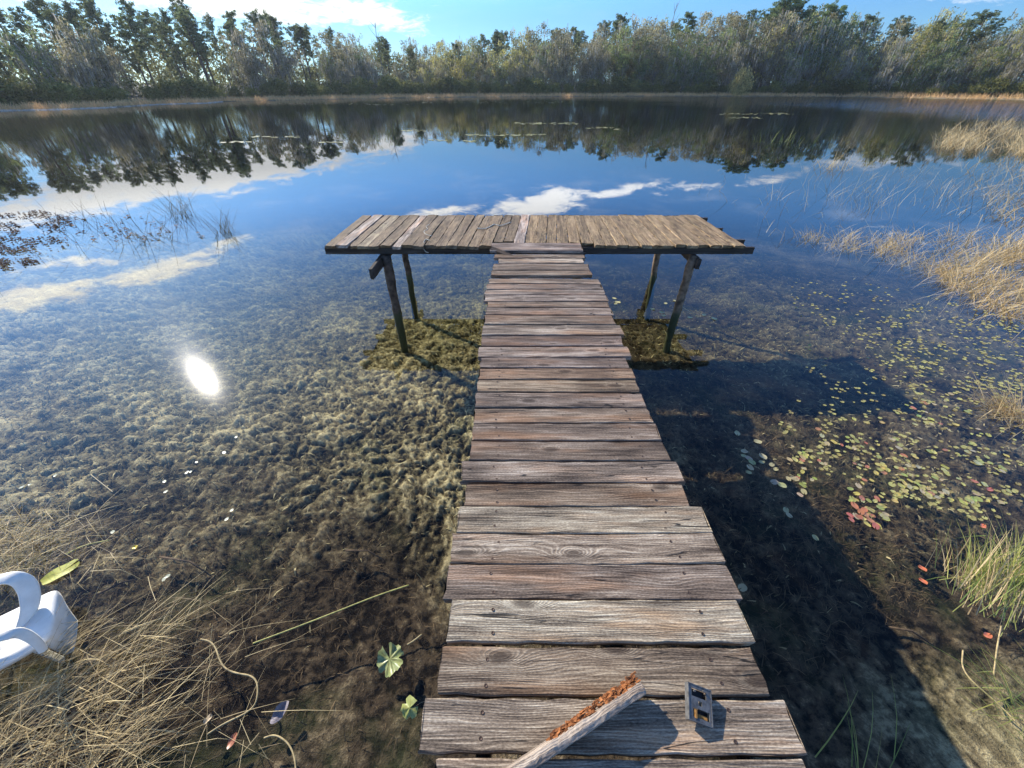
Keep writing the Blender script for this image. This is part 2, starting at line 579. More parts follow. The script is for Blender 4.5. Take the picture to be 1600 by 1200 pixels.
def bed_material():
    m, N = new_mat('lake_bed_weed')
    geo = N.n('ShaderNodeNewGeometry')
    pos = geo.outputs['Position']
    at = N.n('ShaderNodeAttribute', attribute_name='tint')
    az_ = N.n('ShaderNodeAttribute', attribute_name='zone')
    f = at.outputs['Fac']
    n1 = N.noise(pos, 26.0, 5, .7)
    n2 = N.noise(pos, 95.0, 3, .7)
    n3 = N.noise(pos, 1.3, 3, .6)
    v = N.m('ADD', f, N.m('MULTIPLY', N.m('SUBTRACT', n1, .5), 1.3))
    v = N.m('ADD', v, N.m('MULTIPLY', N.m('SUBTRACT', n2, .5), .9))
    pale = N.mix(N.step(v, .05, .55), (.040, .033, .018), (.25, .20, .105))
    pale = N.mix(N.step(v, .5, 1.05), pale, (.64, .53, .29))
    brown = N.mix(N.step(v, .1, .7), (.012, .009, .006), (.066, .047, .029))
    brown = N.mix(N.step(v, .72, 1.2), brown, (.20, .15, .09))
    c = N.mix(az_.outputs['Fac'], brown, pale)
    c = N.mix(N.m('MULTIPLY', N.step(n3, .5, .7), .35), c, (.07, .085, .03))
    bp = N.n('ShaderNodeBump')
    bp.inputs['Strength'].default_value = 1.0
    bp.inputs['Distance'].default_value = .02
    N.put(bp.inputs['Height'], N.m('ADD', n1, N.m('MULTIPLY', n2, .5)))
    b = N.n('ShaderNodeBsdfPrincipled')
    N.put(b.inputs['Base Color'], c)
    b.inputs['Roughness'].default_value = .95
    b.inputs['Specular IOR Level'].default_value = .05
    N.t.links.new(bp.outputs[0], b.inputs['Normal'])
    o = N.n('ShaderNodeOutputMaterial')
    N.t.links.new(b.outputs[0], o.inputs[0])
    return m


def bank_material():
    m, N = new_mat('bank_ground')
    geo = N.n('ShaderNodeNewGeometry')
    pos = geo.outputs['Position']
    z = N.sep(pos)[2]
    n1 = N.noise(pos, .35, 4, .6)
    n2 = N.noise(pos, 3.0, 4, .7)
    c = N.mix(N.step(n2, .35, .7), (.20, .14, .075), (.42, .31, .17))
    c = N.mix(N.step(n1, .4, .65), c, (.13, .12, .05))
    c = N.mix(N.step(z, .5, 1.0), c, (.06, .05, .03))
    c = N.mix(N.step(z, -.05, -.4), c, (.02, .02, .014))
    b = N.n('ShaderNodeBsdfPrincipled')
    N.put(b.inputs['Base Color'], c)
    b.inputs['Roughness'].default_value = .95
    o = N.n('ShaderNodeOutputMaterial')
    N.t.links.new(b.outputs[0], o.inputs[0])
    return m


i_split = int(np.searchsorted(rs, 24.0))
bed_v = verts[:(i_split + 1) * NA]
bf = ring_faces(0, i_split)
cv = len(bed_v)
bed_v = np.vstack([bed_v, [[0, 0, float(GZ[0].mean())]]])
tri = np.stack([np.full(NA, cv), (np.arange(NA) + 1) % NA, np.arange(NA)], -1)
me = mesh_from('lake_bed', bed_v, [bf[:, ::-1], tri], bed_material(), smooth=True, attr=np.append(tone.reshape(-1)[:cv], .3))
_z = me.attributes.new('zone', 'FLOAT', 'POINT')
_z.data.foreach_set('value', np.append(zone.reshape(-1)[:cv], 0).astype(np.float32))
link('lake_bed', me, kind='structure')
off = i_split * NA
gf = ring_faces(0, NR - 1 - i_split)
link('ground', mesh_from('ground', verts[off:], gf[:, ::-1], bank_material(), smooth=True), kind='structure')
print('bed verts', cv)


# ------------------------------------------------------------------ water: clear, tinted by its depth, mirror-calm
def water_material():
    m, N = new_mat('lake_water')
    geo = N.n('ShaderNodeNewGeometry')
    pos = geo.outputs['Position']
    px, py, pz = N.sep(pos)
    dist = N.m('SQRT', N.m('ADD', N.m('MULTIPLY', px, px), N.m('MULTIPLY', py, py)))
    # breeze: only far out and to the right
    breeze = N.m('MULTIPLY', N.step(dist, 30, 70), N.step(N.m('ADD', px, N.m('MULTIPLY', N.noise(pos, .03, 3, .6), 60)), 45, 100))
    w_far = N.m('MULTIPLY', N.step(dist, 14, 60), .35)
    a = N.noise(N.comb(N.m('MULTIPLY', px, .8), N.m('MULTIPLY', py, 1.6), 0), 1.0, 3, .55)
    b_ = N.noise(N.comb(N.m('MULTIPLY', px, 3.0), N.m('MULTIPLY', py, 5.0), 2), 1.0, 3, .6)
    calm = N.noise(N.comb(N.m('MULTIPLY', px, .35), N.m('MULTIPLY', py, .5), 2), 1.0, 2, .5)
    h = N.m('MULTIPLY', a, N.m('ADD', N.m('MULTIPLY', w_far, .010), N.m('MULTIPLY', breeze, .11)))
    h = N.m('ADD', h, N.m('MULTIPLY', b_, N.m('ADD', N.m('MULTIPLY', w_far, .003), N.m('MULTIPLY', breeze, .03))))
    h = N.m('ADD', h, N.m('MULTIPLY', calm, .0004))
    bp = N.n('ShaderNodeBump')
    bp.inputs['Strength'].default_value = 1.0
    bp.inputs['Distance'].default_value = 1.0
    N.put(bp.inputs['Height'], h)
    fr = N.n('ShaderNodeFresnel')
    fr.inputs[0].default_value = 1.34
    N.t.links.new(bp.outputs[0], fr.inputs['Normal'])
    fac = N.m('MULTIPLY', fr.outputs[0], N.m('SUBTRACT', 1.0, geo.outputs['Backfacing']))
    g1 = N.n('ShaderNodeBsdfGlossy', distribution='GGX')
    g1.inputs['Roughness'].default_value = .014
    N.t.links.new(bp.outputs[0], g1.inputs['Normal'])
    g2 = N.n('ShaderNodeBsdfGlossy', distribution='GGX')
    g2.inputs['Roughness'].default_value = .17
    mg = N.n('ShaderNodeMixShader')
    mg.inputs[0].default_value = .006
    g3 = N.n('ShaderNodeBsdfGlossy', distribution='GGX')
    g3.inputs['Roughness'].default_value = .085
    m3 = N.n('ShaderNodeMixShader')
    m3.inputs[0].default_value = .035
    N.t.links.new(g1.outputs[0], m3.inputs[1])
    N.t.links.new(g3.outputs[0], m3.inputs[2])
    N.t.links.new(m3.outputs[0], mg.inputs[1])
    N.t.links.new(g2.outputs[0], mg.inputs[2])
    tr = N.n('ShaderNodeBsdfTransparent')
    mx = N.n('ShaderNodeMixShader')
    N.put(mx.inputs[0], fac)
    N.t.links.new(tr.outputs[0], mx.inputs[1])
    N.t.links.new(mg.outputs[0], mx.inputs[2])
    va = N.n('ShaderNodeVolumeAbsorption')
    va.inputs['Color'].default_value = (.70, .72, .60, 1)
    va.inputs['Density'].default_value = .75
    o = N.n('ShaderNodeOutputMaterial')
    N.t.links.new(mx.outputs[0], o.inputs['Surface'])
    N.t.links.new(va.outputs[0], o.inputs['Volume'])
    return m


w = MB()
w.box((-380, -120, -5.0), (380, 380, 0.0))
link('water', w.mesh('water', water_material()), kind='structure')

# ------------------------------------------------------------------ haze
hz, N = new_mat('haze_air')
pv = N.n('ShaderNodeVolumePrincipled')
pv.inputs['Color'].default_value = (.80, .90, 1.0, 1)
pv.inputs['Density'].default_value = .0002
pv.inputs['Anisotropy'].default_value = .4
o = N.n('ShaderNodeOutputMaterial')
N.t.links.new(pv.outputs[0], o.inputs['Volume'])
hb = MB()
hb.box((-640, -640, -6.2), (640, 640, 42.0))
link('haze', hb.mesh('haze', hz), kind='stuff', label='thin pale blue haze hanging over the lake and trees')


# ------------------------------------------------------------------ the dock
DZ = .99            # top of the deck above the water
T = .036


def plank_mesh(name, L, Wd, Th, mat, seed, edge=.0016, endn=.004, warp=.002, nseg=18, ragged=0.0):
    """a board lying along x, top at z=0, eased edges, slightly worn outline"""
    rng = np.random.default_rng(seed)
    xs = np.linspace(-L / 2, L / 2, nseg + 1)
    hw, c = Wd / 2, .004
    prof = np.array([(-hw, -c), (-hw + c, 0), (-hw * .45, 0), (hw * .45, 0), (hw - c, 0), (hw, -c), (hw, -Th + c), (hw - c, -Th), (-hw + c, -Th), (-hw, -Th + c)])
    n = len(prof)
    V = np.zeros((nseg + 1, n, 3))
    cup = rng.uniform(-.0015, .003)
    bend = rng.normal(0, warp)
    crook = rng.normal(0, .003)
    for i, x in enumerate(xs):
        u = x / (L / 2)
        jit_f, jit_b = rng.normal(0, edge, 2)
        for k, (py_, pz_) in enumerate(prof):
            yy_ = py_ + (jit_b if py_ > 0 else jit_f) * (abs(py_) > hw * .8)
            zz_ = pz_ + cup * (abs(py_) / hw) ** 2 + bend * (u * u - .3) + rng.normal(0, .0005)
            V[i, k] = (x, yy_ + crook * u * u, zz_)
    for k in range(n):
        V[0, k, 0] += rng.normal(0, endn) + ragged * rng.uniform(-1, 1)
        V[-1, k, 0] += rng.normal(0, endn) + ragged * rng.uniform(-1, 1)
    q = []
    for i in range(nseg):
        for k in range(n):
            q.append((i * n + k, (i + 1) * n + k, (i + 1) * n + (k + 1) % n, i * n + (k + 1) % n))
    mb = MB()
    mb.add(V.reshape(-1, 3), q)
    mb.q[0] = mb.q[0][:, ::-1]
    # end caps: (top quad strip)
    for base_, flip in ((0, False), (nseg * n, True)):
        quads = [(0, 1, 8, 9), (1, 2, 7, 8), (2, 3, 4, 7), (0 + 5, 6, 7, 4)]
        quads = [(0, 1, 8, 9), (1, 4, 7, 8), (4, 5, 6, 7)]
        qq = np.array(quads) + base_
        mb.q.append(qq[:, ::-1] if flip else qq)
    return mb.mesh(name, mat)


dock = link('dock', None, label='weathered T-shaped wooden dock running out over the clear lake', cat='dock', loc=(0, 0, 0))

# walkway boards measured in the photo: top px, bottom px, left x, right x (at bottom edge), colour, label
GREY = (1, 1, 1)
ROWS = [
    (1187, 1290, 672, 1296, (.95, .92, .92), None),
    (1093, 1179, 652, 1262, (1.05, 1.03, 1.02), 'grey board with large dark knots near the photo bottom'),
    (1012, 1087, 684, 1203, (.86, .80, .74), 'brown board with tan grain and a split'),
    (938, 1004, 699, 1178, (1.50, 1.55, 1.50), 'palest silver-grey board'),
    (882, 937, 695, 1157, (.84, .79, .80), None),
    (835, 882, 703, 1134, (1.15, 1.10, 1.07), None),
    (792, 834, 712, 1112, (1.38, 1.40, 1.34), 'pale silver-grey board'),
    (756, 791, 726, 1078, (.86, .78, .72), None),
    (722, 754, 718, 1071, (1.18, 1.14, 1.16), None),
    (690, 719.5, 734, 1046, (.74, .68, .67), None),
    (662, 688.5, 737, 1033, (.80, .74, .74), None),
    (637.5, 660.5, 740, 1020, (.95, .88, .85), None),
    (613.5, 636, 742, 1010, (.85, .80, .83), None),
    (593.5, 612, 745, 1000, (.95, .86, .76), None),
    (575.5, 592, 748, 992, (.92, .76, .66), None),
    (559, 574, 750, 984, (.86, .80, .84), None),
    (541.5, 557.5, 747, 987, (1.18, 1.12, 1.16), None),
    (525.5, 540, 752, 975, (.80, .74, .78), None),
    (508.5, 523, 753, 975, (1.20, 1.16, 1.16), None),
    (493, 507, 757, 962, (.84, .78, .76), None),
    (481, 492, 759, 958, (.86, .78, .78), None),
    (471.5, 480, 761, 952, (.88, .80, .76), None),
    (461.5, 470.5, 757, 951, (1.15, 1.10, 1.14), None),
    (452.5, 460.5, 758, 946, (1.08, 1.05, 1.10), None),
    (444, 451.5, 760, 941, (.92, .88, .92), None),
    (435.5, 443, 763, 938, (1.10, 1.04, 1.02), None),
    (422.5, 430, 768, 925, (.95, .88, .82), None),
    (412, 421.5, 770, 922, (.88, .80, .76), None),
    (404, 410.5, 779, 912, (1.50, 1.46, 1.42), 'narrow pale board near the platform'),
    (397.5, 402.5, 772, 914, (.90, .84, .80), None),
]
SCREW = simple_mat('rusty_screw', (.09, .06, .045), .5, .3, 300, metal=.6)
scr = MB()
th = np.arange(10) * 2 * pi / 10
ring_o = np.stack([np.cos(th) * .0062, np.sin(th) * .0062, np.full(10, .0)], -1)
ring_i = np.stack([np.cos(th) * .0052, np.sin(th) * .0052, np.full(10, .0016)], -1)
ctr = np.array([[0, 0, .0004]])
scr.add(np.vstack([ring_o, ring_i, ctr]), [(j, (j + 1) % 10, 10 + (j + 1) % 10, 10 + j) for j in range(10)], [(10 + j, 10 + (j + 1) % 10, 20) for j in range(10)])
screw_me = scr.mesh('screw', SCREW)
random.seed(4)
for k, (yt, yb, xl, xr, colr, lab) in enumerate(ROWS):
    lift = random.uniform(-.004, .004)
    z = DZ + lift
    a_, b_ = P(xl, yb, z), P(xr, yb, z)
    far_ = P(800, yt, z)
    Wd = far_[1] - a_[1]
    L = b_[0] - a_[0]
    cx, cy = (a_[0] + b_[0]) / 2, (a_[1] + far_[1]) / 2
    colr = (colr[0], colr[1] * 1.0, colr[2] * .92)
    me = plank_mesh('plank', L, Wd, T, M_WALK, 100 + k, ragged=.002 if k < 20 else .006)
    rz = random.uniform(-.006, .003)
    pl = link('plank', me, dock, loc=(cx, cy, z), rot=(random.uniform(-.022, .022), random.uniform(-.005, .005), rz), color=colr, label=lab)
    if k < 22:
        for sx in (-1, 1):
            for sy in (-.28, .27):
                s_ = link('screw', screw_me, pl, loc=(sx * (.40 + random.uniform(-.015, .015)), sy * Wd + random.uniform(-.008, .008), .0008))

# the walkway goes on towards the bank, out of the photo
for k in range(12):
    yy_ = P(800, 1190, DZ)[1] - .215 - .148 * k
    link('plank', plank_mesh('plank', 1.2, .139, T, M_WALK, 250 + k), dock, loc=(.335 + random.uniform(-.02, .02), yy_, DZ + random.uniform(-.004, .004)), rot=(random.uniform(-.015, .015), 0, random.uniform(-.006, .006)), color=(.95, .90, .84))

# the board that laps over the platform edge and the broken board in front of it
z = DZ + .03
a_, b_, f_ = P(766, 391.5, z), P(911, 391.5, z), P(800, 379.5, z)
link('plank', plank_mesh('plank', b_[0] - a_[0], f_[1] - a_[1], T, M_WALK, 300, ragged=.006), dock, loc=((a_[0] + b_[0]) / 2, (a_[1] + f_[1]) / 2, z), rot=(0, 0, -.004), color=(1.1, 1.03, 1.0), label='board lapping over the platform edge')
bm_ = plank_mesh('plank', .33, .12, T, M_WALK, 301, ragged=.03)
p_ = P(893, 396, DZ - .01)
link('plank', bm_, dock, loc=(p_[0], p_[1] + .02, DZ - .012), rot=(0, .03, -.08), color=(.85, .72, .6), label='snapped stub of a rotted board')
p_ = P(786, 392, DZ + .03)
link('plank', plank_mesh('plank', .36, .05, .05, M_BEAM, 302, ragged=.02), dock, loc=(p_[0], p_[1] - .02, DZ + .02), rot=(.5, .18, -.55), color=(2.4, 2.1, 1.9), label='dark broken piece tilting over the gap')

# platform boards: front boundary px, back boundary px
FB = [509, 523, 543, 560, 575, 592, 612, 627, 644, 662, 681, 698, 715, 731, 749, 768, 785, 801.5, 819, 836, 853, 870, 890, 909, 929,
      947, 965, 983, 1001, 1019, 1037, 1055, 1073, 1091, 1110, 1128, 1146, 1165]
BBk = [565, 583, 600, 611, 627, 641, 656, 668, 685, 699, 713, 728, 743, 759, 772, 787, 801, 815]
BBk += [815 + (1089 - 815) * (i + 1) / 20 for i in range(20)]
PALE = {1: (1.6, 1.6, 1.55), 3: (1.25, 1.25, 1.2), 6: (1.75, 1.72, 1.65), 17: (2.0, 2.0, 2.0)}
random.seed(9)
z = DZ
Y0, Y1 = P(800, 383.5, z)[1], P(800, 336, z)[1]
for i in range(len(FB) - 1):
    yf = Y0 + random.uniform(-.03, .03)
    if 15 <= i <= 16:
        yf += .12
    elif 17 <= i <= 23:
        yf += .07
    if i == 16:
        yf += .03
    yk = Y1 + random.uniform(-.025, .03)
    fwd = lambda Y: Y * CP + (CAM_H - z) * SP
    x0f, x1f = (FB[i] - 800) / FPX * fwd(Y0), (FB[i + 1] - 800) / FPX * fwd(Y0)
    x0b, x1b = (BBk[i] - 800) / FPX * fwd(Y1), (BBk[i + 1] - 800) / FPX * fwd(Y1)
    gap = random.choice([.004, .006, .009, .014]) if i < 17 else random.choice([.004, .005, .007])
    wd = (x1f - x0f + x1b - x0b) / 2 - gap
    xf, xb = (x0f + x1f) / 2, (x0b + x1b) / 2
    L = yk - yf
    rz = math.atan2(Y1 - Y0, xb - xf)
    mat = M_PLAT if i not in (1, 6, 17) else M_WALK
    cvv = random.uniform(.82, 1.12)
    colr = PALE.get(i, (cvv * 1.15, cvv * 1.02, cvv * .84) if i > 17 else (cvv * .86, cvv * .78, cvv * .70))
    me = plank_mesh('plank', L, wd, T, mat, 400 + i, edge=.003, endn=.008, ragged=.012, warp=.004)
    t_ = ((yf + yk) / 2 - Y0) / (Y1 - Y0)
    link('plank', me, dock, loc=(xf + (xb - xf) * t_, (yf + yk) / 2, z + random.uniform(-.006, .006)), rot=(random.uniform(-.015, .015), 0, rz), color=colr,
         label={1: 'pale replacement board at the left end', 6: 'pale grey replacement board, left wing', 17: 'whitish replacement board at the walkway head'}.get(i))


def beam(x0, y0, x1, y1, z0, z1, wd, lab=None, seed=0, mat=None, name='beam'):
    L = math.hypot(x1 - x0, y1 - y0)
    me = plank_mesh(name, L, wd, z1 - z0, mat or M_BEAM, 700 + seed, edge=.001, endn=.003)
    return link(name, me, dock, loc=((x0 + x1) / 2, (y0 + y1) / 2, z1), rot=(0, 0, math.atan2(y1 - y0, x1 - x0)), color=(1, 1, 1), label=lab)


zb = DZ - T - .003
zf = (P(0, 0, 0), .878)[1]
fy = 4.93
lx = (509 - 800) / FPX * (fy * CP + (CAM_H - .9) * SP)
rx = (1176 - 800) / FPX * (fy * CP + (CAM_H - .9) * SP)
beam(lx, fy, rx, fy, .862, zb, .042, 'long front beam under the platform edge', 1)
beam(lx - .03, fy + .30, rx + .02, fy + .30, .862, zb, .042, None, 2)
beam(lx + .02, 5.75, rx - .05, 5.75, .862, zb, .042, None, 3)
beam(lx + .02, 6.30, rx - .05, 6.30, .862, zb, .042, None, 4)
# caps that carry the beams, sticking out towards the bank
beam(-1.71, 4.42, -1.71, 6.45, .73, .859, .045, 'cap board sticking out under the left wing', 5)
beam(2.40, 4.74, 2.40, 6.45, .73, .859, .045, 'cap board under the right wing', 6)
# stringers of the walkway
WX = .33
for sx, sd in ((-.42, 7), (.40, 8)):
    beam(WX + sx, -1.6, WX + sx, 4.86, .80, zb - .004, .045, None, sd, name='stringer')


def post(x0, y0, x1, y1, ztop, zbot, r0, r1, seed, lab=None, mat=None):
    rng = np.random.default_rng(seed)
    n = 14
    t = np.linspace(0, 1, n)
    pts = np.stack([x0 + (x1 - x0) * t + rng.normal(0, .004, n), y0 + (y1 - y0) * t + rng.normal(0, .004, n), ztop + (zbot - ztop) * t], -1)
    mb = MB()
    mb.tube(pts, (r0 + (r1 - r0) * t) * (1 + rng.normal(0, .05, n)), 12)
    return link('post', mb.mesh('post', mat, smooth=True), dock, label=lab, color=(1, 1, 1))


M_POST = post_mat('old_post', (.07, .05, .035))
M_POST2 = post_mat('peeling_log', (.17, .115, .07))
post(-1.64, 4.86, -1.64, 4.80, .86, -1.3, .062, .050, 1, 'near left post of the platform', M_POST)
post(-1.76, 6.22, -1.80, 6.2, .86, -1.5, .05, .05, 2, None, M_POST)
post(2.36, 4.86, 2.34, 4.80, .86, -1.2, .055, .05, 3, 'near right post of the platform', M_POST2)
post(2.37, 6.22, 2.55, 6.2, .86, -1.4, .052, .048, 4, None, M_POST2)
for yy_ in (1.5, 3.3):
    for sx in (-.36, .34):
        post(WX + sx, yy_, WX + sx, yy_, .80, -1.2, .05, .05, int(yy_ * 10 + sx * 10), None, M_POST)

# ------------------------------------------------------------------ things on the dock
# broken rotted timber lying across the nearest boards
zt = DZ + .012
pa, pb = Vector(P(998, 1078, zt)), Vector(P(790, 1216, zt))
dirv = (pb - pa)
Lb = dirv.length + .25
dirv.normalize()
nrm = Vector((-dirv.y, dirv.x, 0))
rngb = np.random.default_rng(77)
tim = link('broken_timber', None, label='split grey length of rotted timber with a crumbling orange edge lying on the nearest boards', cat='timber', loc=(pa.x, pa.y, DZ + .004), rot=(0, 0, math.atan2(dirv.y, dirv.x)))
ns = 60
xs = np.linspace(0, Lb, ns)
MBt = MB()
top = .070 + .002 * np.sin(xs * 9) + np.where(np.arange(ns) % 9 < 5, .0015, -.0015)
top *= np.interp(xs, [0, .03, .10, Lb], [.9, .97, 1, 1])
thick = np.full(ns, .019)
prof_n = 10
V = np.zeros((ns, prof_n, 3))
for i in range(ns):
    h_, w_ = top[i], thick[i]
    tilt_ = .012
    pr = [(-w_, 0), (-w_ - .002, h_ * .3), (-w_ + tilt_ * .3, h_ * .62), (-w_ + tilt_ * .5, h_ * .86), (-w_ + tilt_, h_),
          (-.2 * w_ + tilt_, h_ + .003), (w_ * .5 + tilt_, h_ * .97), (w_ + tilt_ * .3, h_ * .8), (w_, h_ * .4), (w_, 0)]
    for k_, (a, b) in enumerate(pr):
        st_ = .0008 * math.sin(k_ * 12.9 + math.floor(xs[i] / .055 + k_ * .3) * 3.1)
        V[i, k_] = (xs[i], a + st_ + rngb.normal(0, .0003), b + rngb.normal(0, .0005) * (b > 0))
qq = [(i * prof_n + k_, i * prof_n + (k_ + 1) % prof_n, (i + 1) * prof_n + (k_ + 1) % prof_n, (i + 1) * prof_n + k_) for i in range(ns - 1) for k_ in range(prof_n)]
MBt.add(V.reshape(-1, 3), qq)
for base_, fl in ((0, 1), ((ns - 1) * prof_n, 0)):
    c_ = V.reshape(-1, 3)[base_:base_ + prof_n].mean(0) + np.array([-.012 if fl else 0, 0, 0])
    vv = np.vstack([V.reshape(-1, 3)[base_:base_ + prof_n], c_])
    MBt.add(vv, None, [((k_ + 1) % prof_n, k_, prof_n) if fl else (k_, (k_ + 1) % prof_n, prof_n) for k_ in range(prof_n)])
link('split_face', MBt.mesh('split_face', M_ROT), tim, color=(1.05, 1.0, .95))
# crumbling orange rot: angular chips along the upper far edge
M_ORANGE = simple_mat('orange_rot', (.26, .085, .030), .95, .6, 60, .003, 160, col2=(.52, .20, .065))
MBr = MB()
side = 1.0 if nrm.y > 0 else -1.0       # which local side faces away from the camera
SIDE_SIGN = -1
for k in range(300):
    u = rngb.uniform(0, 1) ** 1.15
    x = .004 + u * .34
    wmax = .026 * (1 - u * .6)
    cx_, cy_ = x, (-.012 - rngb.uniform(-.25, 1) * wmax)
    cz_ = np.interp(x, xs, top) * (1.02 - .30 * rngb.uniform(0, 1)) - .004
    lx_, ly_, lz_ = rngb.uniform(.008, .024), rngb.uniform(.002, .004), rngb.uniform(.0015, .004)
    Mx = Matrix.Translation((cx_, cy_, cz_)) @ Matrix.Rotation(rngb.normal(0, .22), 4, 'Z') @ Matrix.Rotation(rngb.normal(0, .25), 4, 'X') @ Matrix.Rotation(rngb.normal(0, .15), 4, 'Y')
    MBr.box((-lx_ / 2, -ly_, -lz_ / 2), (lx_ / 2, ly_, lz_ / 2), Mx)
orange = link('rotted_edge', MBr.mesh('rotted_edge', M_ORANGE), tim, label='crumbling orange-brown rotted edge')

# small steel latch plate with two slots, propped on the board
M_STEEL = simple_mat('dull_zinc', (.13, .125, .115), .5, .35, 60, .0006, 220, metal=.3, spec=.4)
M_RUST = simple_mat('rust_orange', (.42, .20, .05), .8, .5, 80, .001, 200)
pl0 = P(1094, 1108, DZ + .02)
lat = link('latch_plate', None, label='small grey steel latch plate with two slots and a rusty lip on the dock board', cat='latch plate', loc=(pl0[0], pl0[1] + .010, DZ + .030), rot=(radians(8), radians(15), radians(-14)))
lb = MB()
Wp, Hp, tt = .038, .046, .004
# frame strips around two long slots (local x across, y along)
for (x0, x1, y0, y1) in [(-Wp, -Wp + .009, -Hp, Hp), (Wp - .007, Wp, -Hp, Hp), (-Wp + .009, Wp - .007, Hp - .009, Hp), (-Wp + .009, Wp - .007, -Hp, -Hp + .009),
                         (-Wp + .009, -.006, -.014, .016), (.006, Wp - .007, -.014, .016), (-.006, .006, .007, .016), (-.006, .006, -.014, -.005),
                         (Wp - .016, Wp - .007, .016, Hp - .009), (-Wp + .009, -Wp + .013, -Hp + .009, -.014)]:
    lb.box((x0, y0, -tt / 2), (x1, y1, tt / 2))
link('plate', lb.mesh('plate', M_STEEL), lat)
lr = MB()
for (x0, x1, y0, y1) in [(-Wp - .003, -Wp, -Hp - .003, Hp + .003), (Wp, Wp + .003, -Hp - .003, Hp + .003), (-Wp, Wp, Hp, Hp + .003), (-Wp, Wp, -Hp - .003, -Hp)]:
    lr.box((x0, y0, -.018), (x1, y1, .0035))
link('rim', lr.mesh('rim', M_STEEL), lat)
lc = MB()  # black backing paints the shaded cavity seen through the slots
lc.box((-Wp + .010, .017, -.013), (Wp - .018, Hp - .010, -.008))
lc.box((-Wp + .014, -Hp + .010, -.013), (Wp - .008, -.015, -.011))
link('slot_backing', lc.mesh('slot_backing', simple_mat('slot_shade_black', (.012, .012, .012), .6)), lat)
lh = MB()
lh.box((-.012, -.042, -.010), (.026, -.026, -.004))
lh.box((-.020, -.040, -.009), (-.013, -.018, .004))
link('rusty_lip', lh.mesh('rusty_lip', M_RUST), lat, label='rust-orange lip inside the lower slot')
lk = MB()
lk.tube([(-.02, .03, 0), (-.02, .03, .007)], .003, 8)
rv = lk.mesh('rivet', M_STEEL)
link('rivet', rv, lat)
link('rivet', rv, lat, loc=(.032, .008, .001))

# cords left on the platform
M_CORD = simple_mat('pale_cord', (.50, .47, .38), .8, .3, 60)


def cord(px_pts, z0, r, lab, name='cord', cat='cord', zs=None):
    pts = np.array([P(x, y, (z0 if zs is None else zs[i])) for i, (x, y) in enumerate(px_pts)])
    t = np.linspace(0, 1, len(pts))
    tt_ = np.linspace(0, 1, len(pts) * 5)
    sm = np.stack([np.interp(tt_, t, pts[:, i]) for i in range(3)], -1)
    k = np.ones(5) / 5
    for i in range(3):
        q = np.pad(sm[:, i], 2, mode='edge')
        sm[:, i] = np.convolve(q, k, 'valid')
    mb = MB()
    mb.tube(sm, r, 6)
    return link(name, mb.mesh(name, M_CORD, smooth=True), label=lab, cat=cat)


cord([(676, 369), (664, 366), (662, 361), (669, 358), (665, 354), (672, 350)], DZ + .008, .004, 'small curl of pale cord on the left wing boards')
cord([(745, 356), (756, 358), (766, 354), (772, 350), (781, 353), (790, 350), (799, 347)], DZ + .008, .0055, 'tangled pale rope across the boards beside the whitish board')
cord([(672, 376), (665, 373), (662, 378), (661, 386), (664, 393), (670, 395)], DZ, .005, 'short hooked cord hanging over the front beam of the left wing', zs=[DZ + .01, DZ + .012, DZ + .008, .95, .91, .90])
M_CORDL = simple_mat('fishing_line', (.10, .10, .09), .5)
a_ = P(751, 378, DZ)
mb = MB()
mb.tube([(a_[0], a_[1] - .03, DZ + .005), (a_[0], a_[1] - .05, DZ - .05), (a_[0] + .01, a_[1] - .06, .4), (a_[0] + .015, a_[1] - .07, -.3)], .0014, 5)
link('fishing_line', mb.mesh('fishing_line', M_CORDL), label='thin dark fishing line hanging from the platform left of the walkway', cat='fishing line')

# ------------------------------------------------------------------ white plastic chair half sunk at the left edge
M_CHAIR = simple_mat('white_plastic', (.84, .80, .70), .42, .10, 7, spec=.5)


